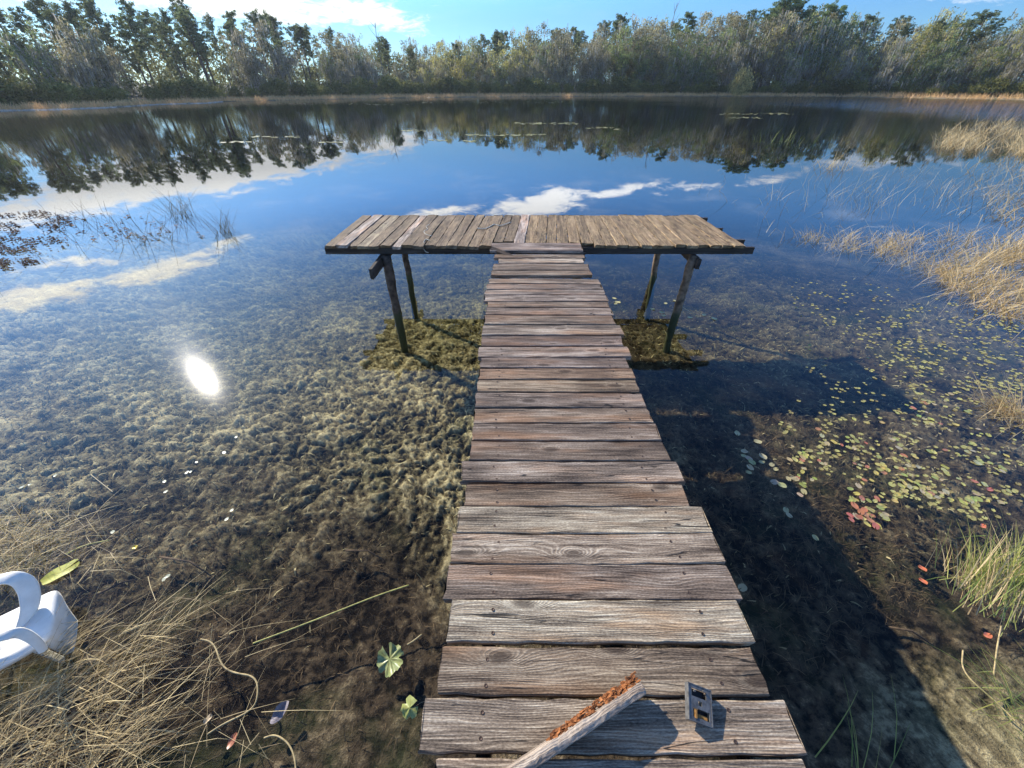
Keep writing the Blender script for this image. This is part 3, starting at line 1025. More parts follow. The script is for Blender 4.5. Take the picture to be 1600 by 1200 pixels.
def strip(name, path, widths, normal_hint, thick, mat, parent, sub=6, lip=.012):
    """a rounded moulded band that follows path; widths across; slightly crowned"""
    path = np.asarray(path, float)
    m = len(path)
    t = np.linspace(0, 1, m)
    tt_ = np.linspace(0, 1, m * sub)
    sm = np.stack([np.interp(tt_, t, path[:, i]) for i in range(3)], -1)
    wd = np.interp(tt_, t, widths)
    hh = np.stack([np.interp(tt_, t, np.asarray(normal_hint, float)[:, i]) for i in range(3)], -1)
    k = np.ones(7) / 7
    for i in range(3):
        sm[:, i] = np.convolve(np.pad(sm[:, i], 3, mode='edge'), k, 'valid')
        hh[:, i] = np.convolve(np.pad(hh[:, i], 3, mode='edge'), k, 'valid')
    tg = np.gradient(sm, axis=0)
    tg /= np.linalg.norm(tg, axis=1)[:, None]
    nn = hh - (hh * tg).sum(1)[:, None] * tg
    nn /= np.linalg.norm(nn, axis=1)[:, None]
    bb = np.cross(tg, nn)
    us = np.array([-1, -.97, -.75, -.3, .3, .75, .97, 1])
    hs = np.array([-lip, -.002, 0, .003, .003, 0, -.002, -lip])
    n = len(us)
    outer = sm[:, None, :] + bb[:, None, :] * (us[None, :, None] * wd[:, None, None] / 2) + nn[:, None, :] * hs[None, :, None]
    inner = sm[:, None, :] + bb[:, None, :] * (us[::-1][None, :, None] * .95 * wd[:, None, None] / 2) + nn[:, None, :] * (hs[::-1] - thick)[None, :, None]
    inner[:, 0] = outer[:, -1] - bb * thick
    inner[:, -1] = outer[:, 0] + bb * thick
    V = np.concatenate([outer, inner], 1)
    K = 2 * n
    M_ = len(sm)
    q = [(i * K + j, i * K + (j + 1) % K, (i + 1) * K + (j + 1) % K, (i + 1) * K + j) for i in range(M_ - 1) for j in range(K)]
    for b0 in (0, (M_ - 1) * K):
        for j in range(n - 1):
            q.append((b0 + j, b0 + j + 1, b0 + K - 2 - j, b0 + K - 1 - j))
    mb = MB()
    mb.add(V.reshape(-1, 3), q)
    return link(name, mb.mesh(name, mat, smooth=True), parent)


chair = link('plastic_chair', None, label='white moulded plastic armchair half sunk among dry grass at the left edge', cat='chair', loc=(-3.0, .9, 0))
CI = Vector((-3.0, .9, 0))


def L2(px, py, d):
    """pixel ray met with the upright plane .6x - .8y = d (a side plane of the chair)"""
    c = (px - 800) / FPX
    v = (py - 600) / FPX
    r_ = Vector((c, CP - v * SP, -(SP + v * CP)))
    k = d / (.6 * r_.x - .8 * r_.y)
    return Vector((0, 0, CAM_H)) + r_ * k - CI


fm = (Vector(P(97, 918, .15)) + Vector(P(66, 1000, .15))) / 2 - CI
bd = Vector((-.8, -.6, 0))
seat_path = [fm + bd * .05 + Vector((0, 0, -.30)), fm + bd * .03 + Vector((0, 0, -.16)), fm + bd * .004 + Vector((0, 0, -.05)), fm + bd * .002 + Vector((0, 0, -.008)),
             fm + bd * .04 + Vector((0, 0, .004)), fm + bd * .16 + Vector((0, 0, -.012)), fm + bd * .30 + Vector((0, 0, -.016)), fm + bd * .42]
strip('seat', seat_path, [.22, .27, .325, .345, .355, .36, .36, .35], [(.8, .6, .1), (.8, .6, .1), (.8, .6, .35), (.4, .3, 1), (0, 0, 1), (0, 0, 1), (0, 0, 1), (.1, .1, 1)], .008, M_CHAIR, chair, lip=.035)
bk = fm + bd * .42
strip('backrest', [bk, bk + bd * .04 + Vector((0, 0, .12)), bk + bd * .09 + Vector((0, 0, .26)), bk + bd * .14 + Vector((0, 0, .38))], [.34, .37, .38, .30], [(.8, .6, .3)] * 4, .008, M_CHAIR, chair, lip=.02)
strip('armrest', [L2(-90, 940, -2.62), L2(-45, 918, -2.60), L2(0, 903, -2.57), L2(26, 901, -2.55), L2(43, 914, -2.52), L2(49, 936, -2.47), L2(46, 957, -2.42), L2(32, 984, -2.36)],
      [.05, .055, .062, .075, .085, .082, .068, .045], [(0, 0, 1), (0, 0, 1), (.1, -.1, 1), (.4, 0, 1), (.9, -.3, .7), (1, -.4, .5), (1, -.5, .5), (1, -.5, .5)], .007, M_CHAIR, chair)
strip('armrest', [L2(-90, 1010, -2.16), L2(-50, 1004, -2.15), L2(-10, 997, -2.15), L2(14, 990, -2.15), L2(30, 989, -2.15), L2(46, 996, -2.14), L2(60, 1006, -2.13), L2(70, 1020, -2.12)],
      [.04, .042, .045, .05, .05, .045, .04, .035], [(0, 0, 1), (0, -.1, 1), (0, -.2, 1), (.1, -.3, 1), (.3, -.4, .9), (.6, -.5, .6), (.8, -.5, .3), (.9, -.5, .1)], .007, M_CHAIR, chair)
for (back_, sd) in ((.12, .09), (.12, -.09), (.38, .15), (.38, -.15)):
    b0 = fm + bd * back_ + Vector((-.6, .8, 0)) * sd + Vector((0, 0, -.03))
    strip('leg', [b0, b0 + Vector((0, 0, -.15)), b0 + Vector((0, 0, -.32))], [.05, .045, .04], [(.8, .6, 0)] * 3, .01, M_CHAIR, chair)


# ------------------------------------------------------------------ grass, reeds and weed as blades
def blades(base, length, width, lean_dir, lean, rng, bend=.35, seg=3, kink=0.0, tint=None):
    """strips: base (n,3), length, width (n,), lean_dir radians (n,), lean radians from vertical (n,)"""
    n = len(base)
    t = np.linspace(0, 1, seg + 1)
    ax = rng.uniform(0, 2 * pi, n)
    side = np.stack([np.cos(ax), np.sin(ax), np.zeros(n)], -1)
    P_ = np.zeros((n, seg + 1, 3))
    P_[:, 0] = base
    ang_ = lean.copy()
    dvec = np.stack([np.cos(lean_dir), np.sin(lean_dir)], -1)
    kk = (rng.uniform(0, 1, n) < kink)
    ks = rng.integers(1, seg, n) if seg > 1 else np.ones(n, int)
    for i in range(1, seg + 1):
        ang_ = ang_ + bend * rng.uniform(.3, 1.5, n) / seg
        ang_ = np.where(kk & (ks == i), ang_ + rng.uniform(.6, 1.5, n), ang_)
        st_ = length / seg
        P_[:, i, 0] = P_[:, i - 1, 0] + dvec[:, 0] * np.sin(ang_) * st_
        P_[:, i, 1] = P_[:, i - 1, 1] + dvec[:, 1] * np.sin(ang_) * st_
        P_[:, i, 2] = P_[:, i - 1, 2] + np.cos(ang_) * st_
    wt = np.array([1, .95, .8, .6, .4, .2])[:seg + 1] if seg < 6 else np.linspace(1, .2, seg + 1)
    wt = np.interp(t, [0, .5, 1], [1, .8, .15])
    hw_ = width[:, None, None] * wt[None, :, None] / 2
    Lf = P_ - side[:, None, :] * hw_
    Rt = P_ + side[:, None, :] * hw_
    V = np.stack([Lf, Rt], 2).reshape(-1, 3)
    b0 = (np.arange(n) * (seg + 1) * 2)[:, None]
    s_ = (np.arange(seg) * 2)[None, :]
    q = np.stack([b0 + s_, b0 + s_ + 1, b0 + s_ + 3, b0 + s_ + 2], -1).reshape(-1, 4)
    if tint is None:
        tint = rng.uniform(0, 1, n)
    tv = np.repeat(tint, (seg + 1) * 2)
    return V, q, tv


def blade_obj(name, parts, mat, **kw):
    vs, qs, ts, n = [], [], [], 0
    for V, q, t in parts:
        vs.append(V)
        qs.append(q + n)
        ts.append(t)
        n += len(V)
    me = mesh_from(name, np.vstack(vs), np.vstack(qs), mat, attr=np.concatenate(ts))
    return link(name, me, **kw)


def px_pts(n, rng, poly, zz=-.01, dens=None):
    """random points inside a photo-pixel polygon, unprojected to the water plane; even in picture area"""
    poly = np.array(poly, float)
    lo, hi = poly.min(0), poly.max(0)
    out = []
    while sum(len(a) for a in out) < n:
        c = rng.uniform(lo, hi, (n * 3, 2))
        ins = np.zeros(len(c), bool)
        j = len(poly) - 1
        for i in range(len(poly)):
            xi, yi = poly[i]
            xj, yj = poly[j]
            cond = ((yi > c[:, 1]) != (yj > c[:, 1])) & (c[:, 0] < (xj - xi) * (c[:, 1] - yi) / (yj - yi + 1e-9) + xi)
            ins ^= cond
            j = i
        c = c[ins]
        if dens is not None:
            c = c[rng.uniform(0, 1, len(c)) < dens(c[:, 0], c[:, 1])]
        out.append(c)
    c = np.vstack(out)[:n]
    cc = (c[:, 0] - 800) / FPX
    v = (c[:, 1] - 600) / FPX
    dz = SP + v * CP
    k = (CAM_H - zz) / dz
    return np.stack([cc * k, (CP - v * SP) * k, np.full(n, zz)], -1)


M_STRAW = blade_material('straw_grass', (.44, .30, .13), (.66, .52, .28), .3)
M_DRY = blade_material('dry_grey_grass', (.16, .105, .05), (.80, .64, .33), .25)
M_GREEN = blade_material('green_reed', (.13, .20, .045), (.46, .44, .12), .35)
M_DARKREED = blade_material('dark_reed', (.05, .05, .03), (.22, .19, .11), .2)
M_WEED = blade_material('under_water_weed', (.08, .065, .035), (.58, .48, .26), .15, .9, .05)
M_BRWEED = blade_material('brown_litter', (.022, .016, .010), (.20, .14, .08), .1, .9, .05)
g = np.random.default_rng(5)

# weed tufts standing on the lake bed
def weed(n, rmin, rmax, amin, amax, mat, name, lab, zone_test, ln, wd):
    r = np.sqrt(g.uniform(rmin ** 2, rmax ** 2, n))
    r = g.uniform(rmin, rmax, n) * .5 + r * .5
    a = np.radians(g.uniform(amin, amax, n))
    x, y = r * np.sin(a), r * np.cos(a)
    h = ground_h(x, y)
    z = bed_zone(x, y)
    rl, tn = bed_relief(x, y)
    keep = (h < -.07) & (g.uniform(0, 1, n) < zone_test(z, tn))
    x, y, h, z, rl, tn = (q[keep] for q in (x, y, h, z, rl, tn))
    am = sst(-h, -.02, .35)
    zz = h + rl * am * (.45 + .55 * z) - .005
    zz = np.minimum(zz, -.02)
    m_ = len(x)
    L = g.uniform(ln[0], ln[1], m_)
    L = np.minimum(L, -zz * .8)
    w_ = g.uniform(wd[0], wd[1], m_) * (.7 + .06 * np.hypot(x, y))
    tint = np.clip(tn * .9 + g.normal(0, .2, m_), 0, 1)
    part = blades(np.stack([x, y, zz], -1), L, w_, g.uniform(0, 2 * pi, m_), g.uniform(.3, 1.3, m_), g, bend=1.3, seg=2, tint=tint)
    blade_obj(name, [part], mat, kind='stuff', label=lab)


weed(190000, .6, 12, -70, 66, M_WEED, 'water_weed', 'fluffy pale olive weed cushions carpeting the lake bed', lambda z, t: .1 + .9 * z, (.03, .09), (.008, .02))
weed(110000, .5, 6, -74, 70, M_BRWEED, 'bed_litter', 'dark brown weed and dead stems on the shallow bed by the bank', lambda z, t: 1 - .85 * z, (.03, .12), (.003, .009))


def mixed_grass(poly, n, ln, wd, lean, kink=.25, seed=0, dens=None, zz=-.05, dirm=None, bend=.6):
    rng = np.random.default_rng(seed)
    b = px_pts(n, rng, poly, zz, dens)
    ld = rng.uniform(0, 2 * pi, n) if dirm is None else rng.normal(dirm[0], dirm[1], n)
    return blades(b, rng.uniform(ln[0], ln[1], n), rng.uniform(wd[0], wd[1], n), ld, np.abs(rng.uniform(lean[0], lean[1], n)), rng, bend=bend, seg=4, kink=kink)


# golden marsh grass mass, right
def dens_r(x, y):
    return np.clip(fbm(x / 26, y / 13, 15, 3) * 2.6 - .75, 0.02, 1)


blade_obj('marsh_grass', [
    mixed_grass([(1455, 425), (1600, 380), (1700, 380), (1700, 520), (1560, 500), (1500, 470)], 2600, (.25, .6), (.006, .014), (.3, 1.3), .3, 1, dens_r),
    mixed_grass([(1340, 385), (1480, 365), (1620, 375), (1620, 440), (1480, 440), (1400, 420)], 1100, (.25, .6), (.005, .011), (.3, 1.3), .35, 2, dens_r),
    mixed_grass([(1240, 372), (1320, 358), (1420, 372), (1400, 405), (1300, 395)], 380, (.2, .5), (.005, .010), (.3, 1.3), .4, 9, dens_r),
    mixed_grass([(1500, 260), (1700, 240), (1700, 380), (1560, 350)], 900, (.3, .8), (.007, .016), (.2, 1.2), .3, 4, dens_r),
    mixed_grass([(1600, 300), (1800, 280), (1900, 520), (1700, 520)], 1600, (.3, .7), (.007, .016), (.2, 1.2), .3, 6),
], M_STRAW, kind='stuff', label='tangled golden marsh grass bending over the water along the right side')
blade_obj('marsh_grass', [
    mixed_grass([(1470, 205), (1530, 193), (1700, 190), (1800, 240), (1600, 246), (1500, 236), (1455, 232)], 3000, (.4, 1.0), (.015, .035), (.1, .9), .15, 3, lambda x, y: np.clip(fbm(x / 50, y / 9, 25, 3) * 3 - .8, .1, 1)),
], M_STRAW, kind='stuff', label='stand of tan and yellow marsh grass out on the lake at the right edge')
blade_obj('sparse_reeds', [
    mixed_grass([(1180, 300), (1330, 262), (1560, 262), (1600, 330), (1400, 350), (1200, 318)], 330, (.3, .9), (.004, .008), (.05, .6), .35, 7, lambda x, y: np.clip(fbm(x / 30, y / 10, 35, 3) * 4 - 1.7, 0, 1)),
    mixed_grass([(1050, 300), (1200, 240), (1600, 300), (1450, 420), (1250, 400)], 90, (.3, .9), (.005, .010), (.1, 1.0), .4, 8),
], M_DRY, kind='stuff', label='sparse thin reeds poking from open blue water on the right')
# dry grass at the lower left corner
DL = [(-60, 1035), (60, 1010), (140, 985), (215, 965), (270, 955), (240, 1010), (180, 1080), (230, 1130), (210, 1200), (170, 1290), (-250, 1290), (-250, 1050)]
blade_obj('dry_grass', [
    mixed_grass(DL, 950, (.22, .52), (.0028, .0065), (.8, 1.45), .12, 11, zz=-.03, dirm=(.35, .5), bend=.25),
    mixed_grass([(-200, 1060), (120, 1030), (200, 1150), (150, 1290), (-250, 1290)], 700, (.2, .5), (.0022, .0045), (.5, 1.4), .2, 12, zz=.0, dirm=(.3, 1.0)),
    mixed_grass([(130, 960), (420, 900), (420, 1180), (200, 1200)], 130, (.2, .6), (.002, .004), (1.1, 1.5), .3, 13, zz=-.01),
], M_DRY, kind='stuff', label='matted dry grass lying over the shallows in the lower left corner')
blade_obj('dry_grass', [
    mixed_grass([(-120, 815), (60, 800), (100, 840), (70, 890), (-120, 930)], 700, (.15, .4), (.003, .006), (.5, 1.4), .2, 14, zz=-.02),
    mixed_grass([(60, 790), (190, 830), (170, 900), (90, 880)], 90, (.15, .4), (.003, .005), (.9, 1.5), .2, 15, zz=-.01),
], M_DRY, kind='stuff', label='tuft of tan dry grass above the plastic chair at the left edge')
blade_obj('bank_grass', [
    (lambda n, rng: blades(np.stack([rng.uniform(-9, 9, n), rng.uniform(-7, -.5, n), rng.uniform(.0, .1, n)], -1), rng.uniform(.2, .5, n), rng.uniform(.004, .008, n), rng.uniform(0, 6.28, n), rng.uniform(.1, .9, n), rng, seg=3))(5000, np.random.default_rng(51)),
], M_DRY, kind='stuff', label='dry grass on the near bank behind the photographer')


def tuft(name, px, py, n, ln, wd, lean, mat, lab, cat, group=None, seed=0, spread=.12, dirm=None, kink=.1, bend=.4, zz=-.05, mat2=None, n2=0):
    rng = np.random.default_rng(seed)
    p = P(px, py, 0)
    def mk(n_, lean_, ln_):
        b = np.stack([rng.normal(0, spread, n_), rng.normal(0, spread, n_), np.full(n_, zz)], -1)
        ld = rng.uniform(0, 2 * pi, n_) if dirm is None else rng.normal(dirm[0], dirm[1], n_)
        return blades(b, rng.uniform(*ln_, n_), rng.uniform(*wd, n_), ld, rng.uniform(*lean_, n_), rng, bend=bend, seg=4, kink=kink)
    root = blade_obj(name, [mk(n, lean, ln)], mat, label=lab, cat=cat, group=group, loc=(p[0], p[1], 0))
    if n2:
        blade_obj('dead_stems', [mk(n2, (.6, 1.5), (ln[0] * .6, ln[1]))], mat2, parent=root)
    return root


RG = 'reed clumps standing in open water on the left'
tuft('reed_clump', 280, 335, 80, (.4, 1.0), (.006, .010), (.1, .9), M_DARKREED, 'dark reed clump standing in open water, middle of the three on the left', 'reeds', RG, 21, .16, kink=.3)
tuft('reed_clump', 228, 372, 90, (.4, .95), (.006, .010), (.2, 1.1), M_DARKREED, 'dark sprawling reed clump nearest the bank on the left, below the cloud reflection', 'reeds', RG, 22, .28, kink=.35)
tuft('reed_clump', 352, 362, 60, (.35, .8), (.006, .009), (.1, .6), M_DARKREED, 'dark upright reed clump nearest the platform on the left', 'reeds', RG, 23, .09, kink=.2)
tuft('reed_clump', 60, 395, 70, (.3, .8), (.005, .009), (.2, 1.3), M_DARKREED, 'brown sprawling reeds on the near side of the brown floating leaves', 'reeds', RG, 36, .7, kink=.4)
tuft('reed_clump', 150, 345, 50, (.4, .9), (.006, .009), (.1, .9), M_DARKREED, 'thin reeds at the edge of the brown floating plants', 'reeds', RG, 24, .4, kink=.3)
tuft('grass_tuft', 1590, 642, 420, (.18, .42), (.004, .007), (.5, 1.35), M_STRAW, 'golden grass tuft at the right edge beyond the lily pads', 'grass tuft', None, 25, .11, dirm=(2.6, 1.3))
tuft('grass_tuft', 1535, 925, 120, (.24, .5), (.004, .007), (.85, 1.3), M_GREEN, 'bright green and yellow reed tuft at the lower right, right of the shadow edge', 'grass tuft', None, 26, .09, dirm=(.75, .25), mat2=M_STRAW, n2=110, zz=-.03)
tuft('grass_tuft', 1600, 915, 200, (.22, .5), (.004, .007), (.4, 1.1), M_GREEN, 'yellow-green reed tuft cut by the right edge', 'grass tuft', None, 27, .08, dirm=(.6, .4), mat2=M_STRAW, n2=50, zz=-.03)
tuft('grass_tuft', 1620, 1120, 60, (.15, .35), (.004, .006), (.6, 1.3), M_GREEN, 'small green tuft at the right edge near the photo bottom', 'grass tuft', None, 28, .08, dirm=(2.5, .9), zz=-.03)
tuft('grass_tuft', 1268, 372, 70, (.2, .5), (.006, .010), (.2, 1.2), M_STRAW, 'small golden tuft farthest left of the right-hand marsh grass', 'grass tuft', None, 29, .14, kink=.3)
tuft('grass_tuft', 1300, 385, 26, (.2, .5), (.005, .009), (.3, 1.3), M_STRAW, 'straggly broken tuft just right of the small golden tuft', 'grass tuft', None, 30, .2, kink=.5)
tuft('grass_tuft', 1392, 388, 110, (.2, .45), (.006, .010), (.2, 1.3), M_STRAW, 'bright golden tuft inside the thin marsh grass at the right', 'grass tuft', None, 31, .14, kink=.2)
tuft('grass_tuft', 1300, 262, 60, (.3, .9), (.010, .016), (.1, .8), M_STRAW, 'lone yellowish reed tuft far out in the blue reflection', 'grass tuft', None, 32, .3, kink=.2)
tuft('reed_clump', 1222, 222, 26, (.4, .9), (.015, .025), (.1, .7), M_GREEN, 'small green reed clump in the dark tree reflection, right of centre', 'reeds', None, 33, .8, kink=.2)
tuft('sedge_shoots', 1330, 1210, 9, (.30, .5), (.005, .006), (.7, 1.0), M_GREEN, 'few curved green shoots rising from the black shadow right of the dock', 'shoots', None, 34, .10, dirm=(.9, .3), bend=.8, zz=-.02)

# single long stems lying on the water
M_STEM = simple_mat('pale_stem', (.42, .32, .15), .6, .3, 30)
M_STEMY = simple_mat('yellow_stem', (.40, .36, .10), .6, .3, 30)


def stem(pts, r, lab, mat=M_STEM, z=-.004):
    p = np.array([P(x, y, z) for x, y in pts])
    t = np.linspace(0, 1, len(p))
    tt_ = np.linspace(0, 1, len(p) * 6)
    sm = np.stack([np.interp(tt_, t, p[:, i]) for i in range(3)], -1)
    for i in range(3):
        sm[:, i] = np.convolve(np.pad(sm[:, i], 3, mode='edge'), np.ones(7) / 7, 'valid')
    mb = MB()
    mb.tube(sm, r, 6)
    link('plant_stem', mb.mesh('plant_stem', mat, smooth=True), label=lab, cat='stem')


stem([(388, 1008), (450, 985), (520, 958), (590, 930), (645, 912)], .0045, 'long straight yellow stem floating toward the walkway', M_STEMY)
stem([(310, 998), (335, 1003), (345, 1040), (365, 1052), (400, 1056), (404, 1085), (395, 1110), (350, 1130), (320, 1150)], .0045, 'pale stem with several bends in the shallows right of the dry grass')
stem([(410, 1154), (430, 1147), (450, 1160), (460, 1180), (463, 1210)], .004, 'short pale hooked stem near the photo bottom')
stem([(635, 1008), (648, 1000), (660, 990)], .004, 'short pale twig beside the crumpled green lily leaf')
stem([(1505, 1012), (1502, 1050), (1560, 1100), (1600, 1140)], .004, 'thin tan stem trailing right of the dock shadow')
stem([(1565, 975), (1558, 1010), (1552, 1060)], .004, 'straight tan reed stem under the green tuft')
stem([(140, 740), (165, 760), (178, 770)], .003, 'thin tan stem above the dry grass tuft on the left')
stem([(100, 868), (130, 852), (175, 843)], .005, 'pale folded reed leaf just above the yellow lily leaf', M_STEMY)
stem([(1064, 478), (1078, 487), (1092, 497)], .005, 'short floating stick beside the right platform post')


# sunken dead sticks
M_STICK = simple_mat('sunken_stick', (.09, .06, .035), .9, .5, 20)
STICKS = [((150, 930), (215, 905), 'sunken dark stick above the dry grass'), ((470, 1090), (545, 1050), 'sunken dark stick between the shell and the crumpled leaf'),
          ((250, 870), (330, 900), 'thin sunken twig left of centre in the brown litter'), ((1290, 1010), (1330, 1075), 'sunken twig in the black shadow right of the dock'),
          ((1390, 980), (1460, 1010), 'sunken brown stick left of the trailing tan stem'), ((540, 860), (600, 875), 'short sunken twig in the weed left of the walkway'),
          ((1115, 515), (1180, 548), 'long sunken pole beyond the right platform posts')]
for (p0_, p1_, lab_) in STICKS:
    a_, b_ = np.array(P(*p0_, -.18)), np.array(P(*p1_, -.2))
    md = (a_ + b_) / 2 + np.array([.02, .03, .01])
    sb = MB()
    sb.tube([a_, md, b_], [.008, .007, .004], 6)
    link('sunken_stick', sb.mesh('sunken_stick', M_STICK, smooth=True), label=lab_, cat='stick')


# ------------------------------------------------------------------ lily leaves
def pad_mesh(name, mat, seed, notch=True, ruffle=.03, n=18, asp=1.0):
    rng = np.random.default_rng(seed)
    th_ = np.linspace(.16 if notch else 0, 2 * pi - (.16 if notch else 2 * pi / n), n)
    r1 = 1 + rng.normal(0, .03, n)
    ph = rng.uniform(0, 6)
    v = [(0, 0, .0)]
    for rr in (.55, 1.0):
        for i, t in enumerate(th_):
            z_ = ruffle * rr * (math.sin(3 * t + ph) * .5 + .5) * (rr ** 2)
            v.append((math.cos(t) * rr * r1[i], math.sin(t) * rr * r1[i] * asp, z_))
    tr = [(0, 1 + i, 2 + i) for i in range(n - 1)]
    q = [(1 + i, 1 + n + i, 2 + n + i, 2 + i) for i in range(n - 1)]
    if not notch:
        tr.append((0, n, 1))
        q.append((n, 2 * n, n + 1, 1))
    mb = MB()
    mb.add(v, q, tr)
    return mb.mesh(name, mat, smooth=True)


def pad_material(name, use_veins=True):
    m, N = new_mat(name)
    tcn = N.n('ShaderNodeTexCoord')
    oi = N.n('ShaderNodeObjectInfo')
    x, y, z = N.sep(tcn.outputs['Object'])
    an = N.m('ARCTAN2', y, x)
    ve = N.m('POWER', N.m('MULTIPLY_ADD', N.m('COSINE', N.m('MULTIPLY', an, 13.0)), .5, .5), 6.0)
    nz = N.noise(tcn.outputs['Object'], 2.5, 3, .6)
    c = N.mix(N.step(nz, .35, .7), oi.outputs['Color'], (.30, .22, .08))
    c = N.mix(.65, c, oi.outputs['Color'])
    c = N.mix(N.m('MULTIPLY', ve, .2), c, (.48, .46, .2))
    b = N.n('ShaderNodeBsdfPrincipled')
    N.put(b.inputs['Base Color'], c)
    b.inputs['Roughness'].default_value = .35
    b.inputs['Specular IOR Level'].default_value = .4
    o = N.n('ShaderNodeOutputMaterial')
    N.t.links.new(b.outputs[0], o.inputs[0])
    return m


M_PAD = pad_material('lily_leaf')
PADS = [pad_mesh('lily_pad', M_PAD, i, True, .05 + .03 * i) for i in range(5)]


def pcol(rng, kind):
    if kind == 'green':
        return (rng.uniform(.22, .34), rng.uniform(.24, .32), rng.uniform(.05, .09))
    if kind == 'yellow':
        return (rng.uniform(.38, .5), rng.uniform(.33, .41), rng.uniform(.07, .12))
    if kind == 'red':
        return (rng.uniform(.30, .46), rng.uniform(.08, .15), rng.uniform(.05, .09))
    return (rng.uniform(.30, .42), rng.uniform(.27, .34), rng.uniform(.13, .2))


def in_px(c_, yset):
    return c_


pr = np.random.default_rng(12)
LAB = {
    'green': ('yellow-green oval lily pad floating in the dense patch right of the walkway', 'yellow-green lily pads in the patch right of the dock'),
    'yellow': ('bright yellow lily pad floating in the dense patch right of the walkway', 'yellow lily pads in the patch right of the dock'),
    'red': ('red or orange dying lily pad in the patch right of the walkway', 'red lily pads in the patch right of the dock'),
    'tan': ('dull tan lily pad among the patch right of the walkway', 'tan lily pads in the patch right of the dock'),
}


def pad_dens(x, y):
    return np.clip(fbm(x / 30, y / 16, 55, 3) * 3.0 - 1.05, 0.02, 1)


c1 = px_pts(235, pr, [(1225, 700), (1300, 655), (1400, 640), (1480, 600), (1560, 690), (1600, 740), (1560, 800), (1420, 770), (1370, 830), (1310, 800), (1240, 750)], .002, pad_dens)
for i, p in enumerate(c1):
    fx = 800 + FPX * p[0] / (p[1] * CP + CAM_H * SP)
    k = pr.choice(['green', 'yellow', 'red', 'tan'], p=[.36, .28, .14, .22] if fx < 1420 else [.42, .24, .08, .26])
    s_ = pr.uniform(.016, .031)
    lb_, gr_ = LAB[k]
    fy_ = 600 + FPX * (CAM_H * CP - p[1] * SP) / (p[1] * CP + CAM_H * SP)
    wh_ = ('beside the dock shadow' if fx < 1300 else ('in the middle of the pad patch' if fx < 1430 else 'toward the right edge')) + (', far side' if fy_ < 700 else ', near side')
    lb_ = {'green': 'yellow-green oval lily pad ', 'yellow': 'bright yellow lily pad ', 'red': 'red or orange dying lily pad ', 'tan': 'dull tan lily pad '}[k] + wh_
    gr_ = gr_ + ' ' + wh_
    link('lily_pad', PADS[i % 5], label=lb_, cat='lily pad', group=gr_, loc=(p[0], p[1], .002 + .002 * pr.uniform()), rot=(0, 0, pr.uniform(0, 6.28)), color=pcol(pr, k)).scale = (s_, s_ * pr.uniform(.6, .8), s_)
for (px_, py_) in [(1345, 800), (1335, 790), (1342, 808), (1350, 797), (1330, 812), (1368, 822), (1328, 805)]:
    p = P(px_, py_, .003)
    s_ = pr.uniform(.024, .036)
    link('lily_pad', PADS[1], label='bright red lily pad in the cluster beside the dock shadow edge', cat='lily pad', group='red lily pads clustered at the shadow edge', loc=(p[0], p[1], .006), rot=(0, 0, pr.uniform(0, 6.28)), color=pcol(pr, 'red')).scale = (s_, s_ * .7, s_)
for (px_, py_, lab) in [(1441, 888, 'red dying lily leaf left of the green reed tuft, upper of two'), (1442, 908, 'red dying lily leaf left of the green reed tuft, lower of two'), (1536, 822, 'red curled lily leaf above the green reed tuft'), (1543, 993, 'orange leaf lying below the green reed tuft')]:
    p = P(px_, py_, .003)
    link('lily_leaf', PADS[2], label=lab, cat='leaf', loc=(p[0], p[1], .004), rot=(0, 0, pr.uniform(0, 6.28)), color=(.62, .14, .06)).scale = (.024, .017, .05)
# pads inside the dock's shadow
for (px_, py_) in [(1163, 705), (1162, 712), (1170, 716), (1175, 722), (1172, 730), (1170, 738), (1192, 713), (1190, 722), (1206, 726), (1212, 733), (1210, 753), (1222, 758), (1243, 748), (1232, 748), (1250, 773), (1228, 797), (1233, 805), (1256, 768), (1274, 840), (1184, 690), (1152, 677), (1160, 918)]:
    p = P(px_, py_, .003)
    s_ = pr.uniform(.024, .038)
    link('lily_pad', PADS[int(pr.integers(5))], label='grey-green lily pad floating in the dark shadow beside the walkway', cat='lily pad', group='lily pads in the dock shadow', loc=(p[0], p[1], .003), rot=(0, 0, pr.uniform(0, 6.28)), color=pcol(pr, 'tan')).scale = (s_, s_ * .75, s_)
for (px_, py_) in [(960, 466), (965, 472), (962, 475), (1040, 474), (1034, 488), (1037, 493), (1055, 470), (1078, 496), (1100, 492), (1116, 498), (1020, 483)]:
    p = P(px_, py_, .003)
    s_ = pr.uniform(.03, .05)
    link('lily_pad', PADS[int(pr.integers(5))], label='small pale lily pad between the walkway and the right platform posts', cat='lily pad', group='pale lily pads near the right platform posts', loc=(p[0], p[1], .003), rot=(0, 0, pr.uniform(0, 6.28)), color=(.5, .46, .2)).scale = (s_, s_ * .7, s_)
for (px_, py_) in [(86, 743), (47, 757), (34, 761), (307, 722), (292, 738), (298, 737), (257, 752), (259, 768), (369, 683), (350, 707), (362, 797), (354, 811), (176, 831), (262, 900), (256, 905)]:
    p = P(px_, py_, .003)
    s_ = pr.uniform(.013, .021)
    link('lily_pad', PADS[int(pr.integers(5))], label='tiny glinting white-green pad floating over the weed left of the dock', cat='lily pad', group='tiny pads over the weed left of the dock', loc=(p[0], p[1], .003), rot=(0, 0, pr.uniform(0, 6.28)), color=(.46, .48, .34)).scale = (s_, s_ * .7, s_)


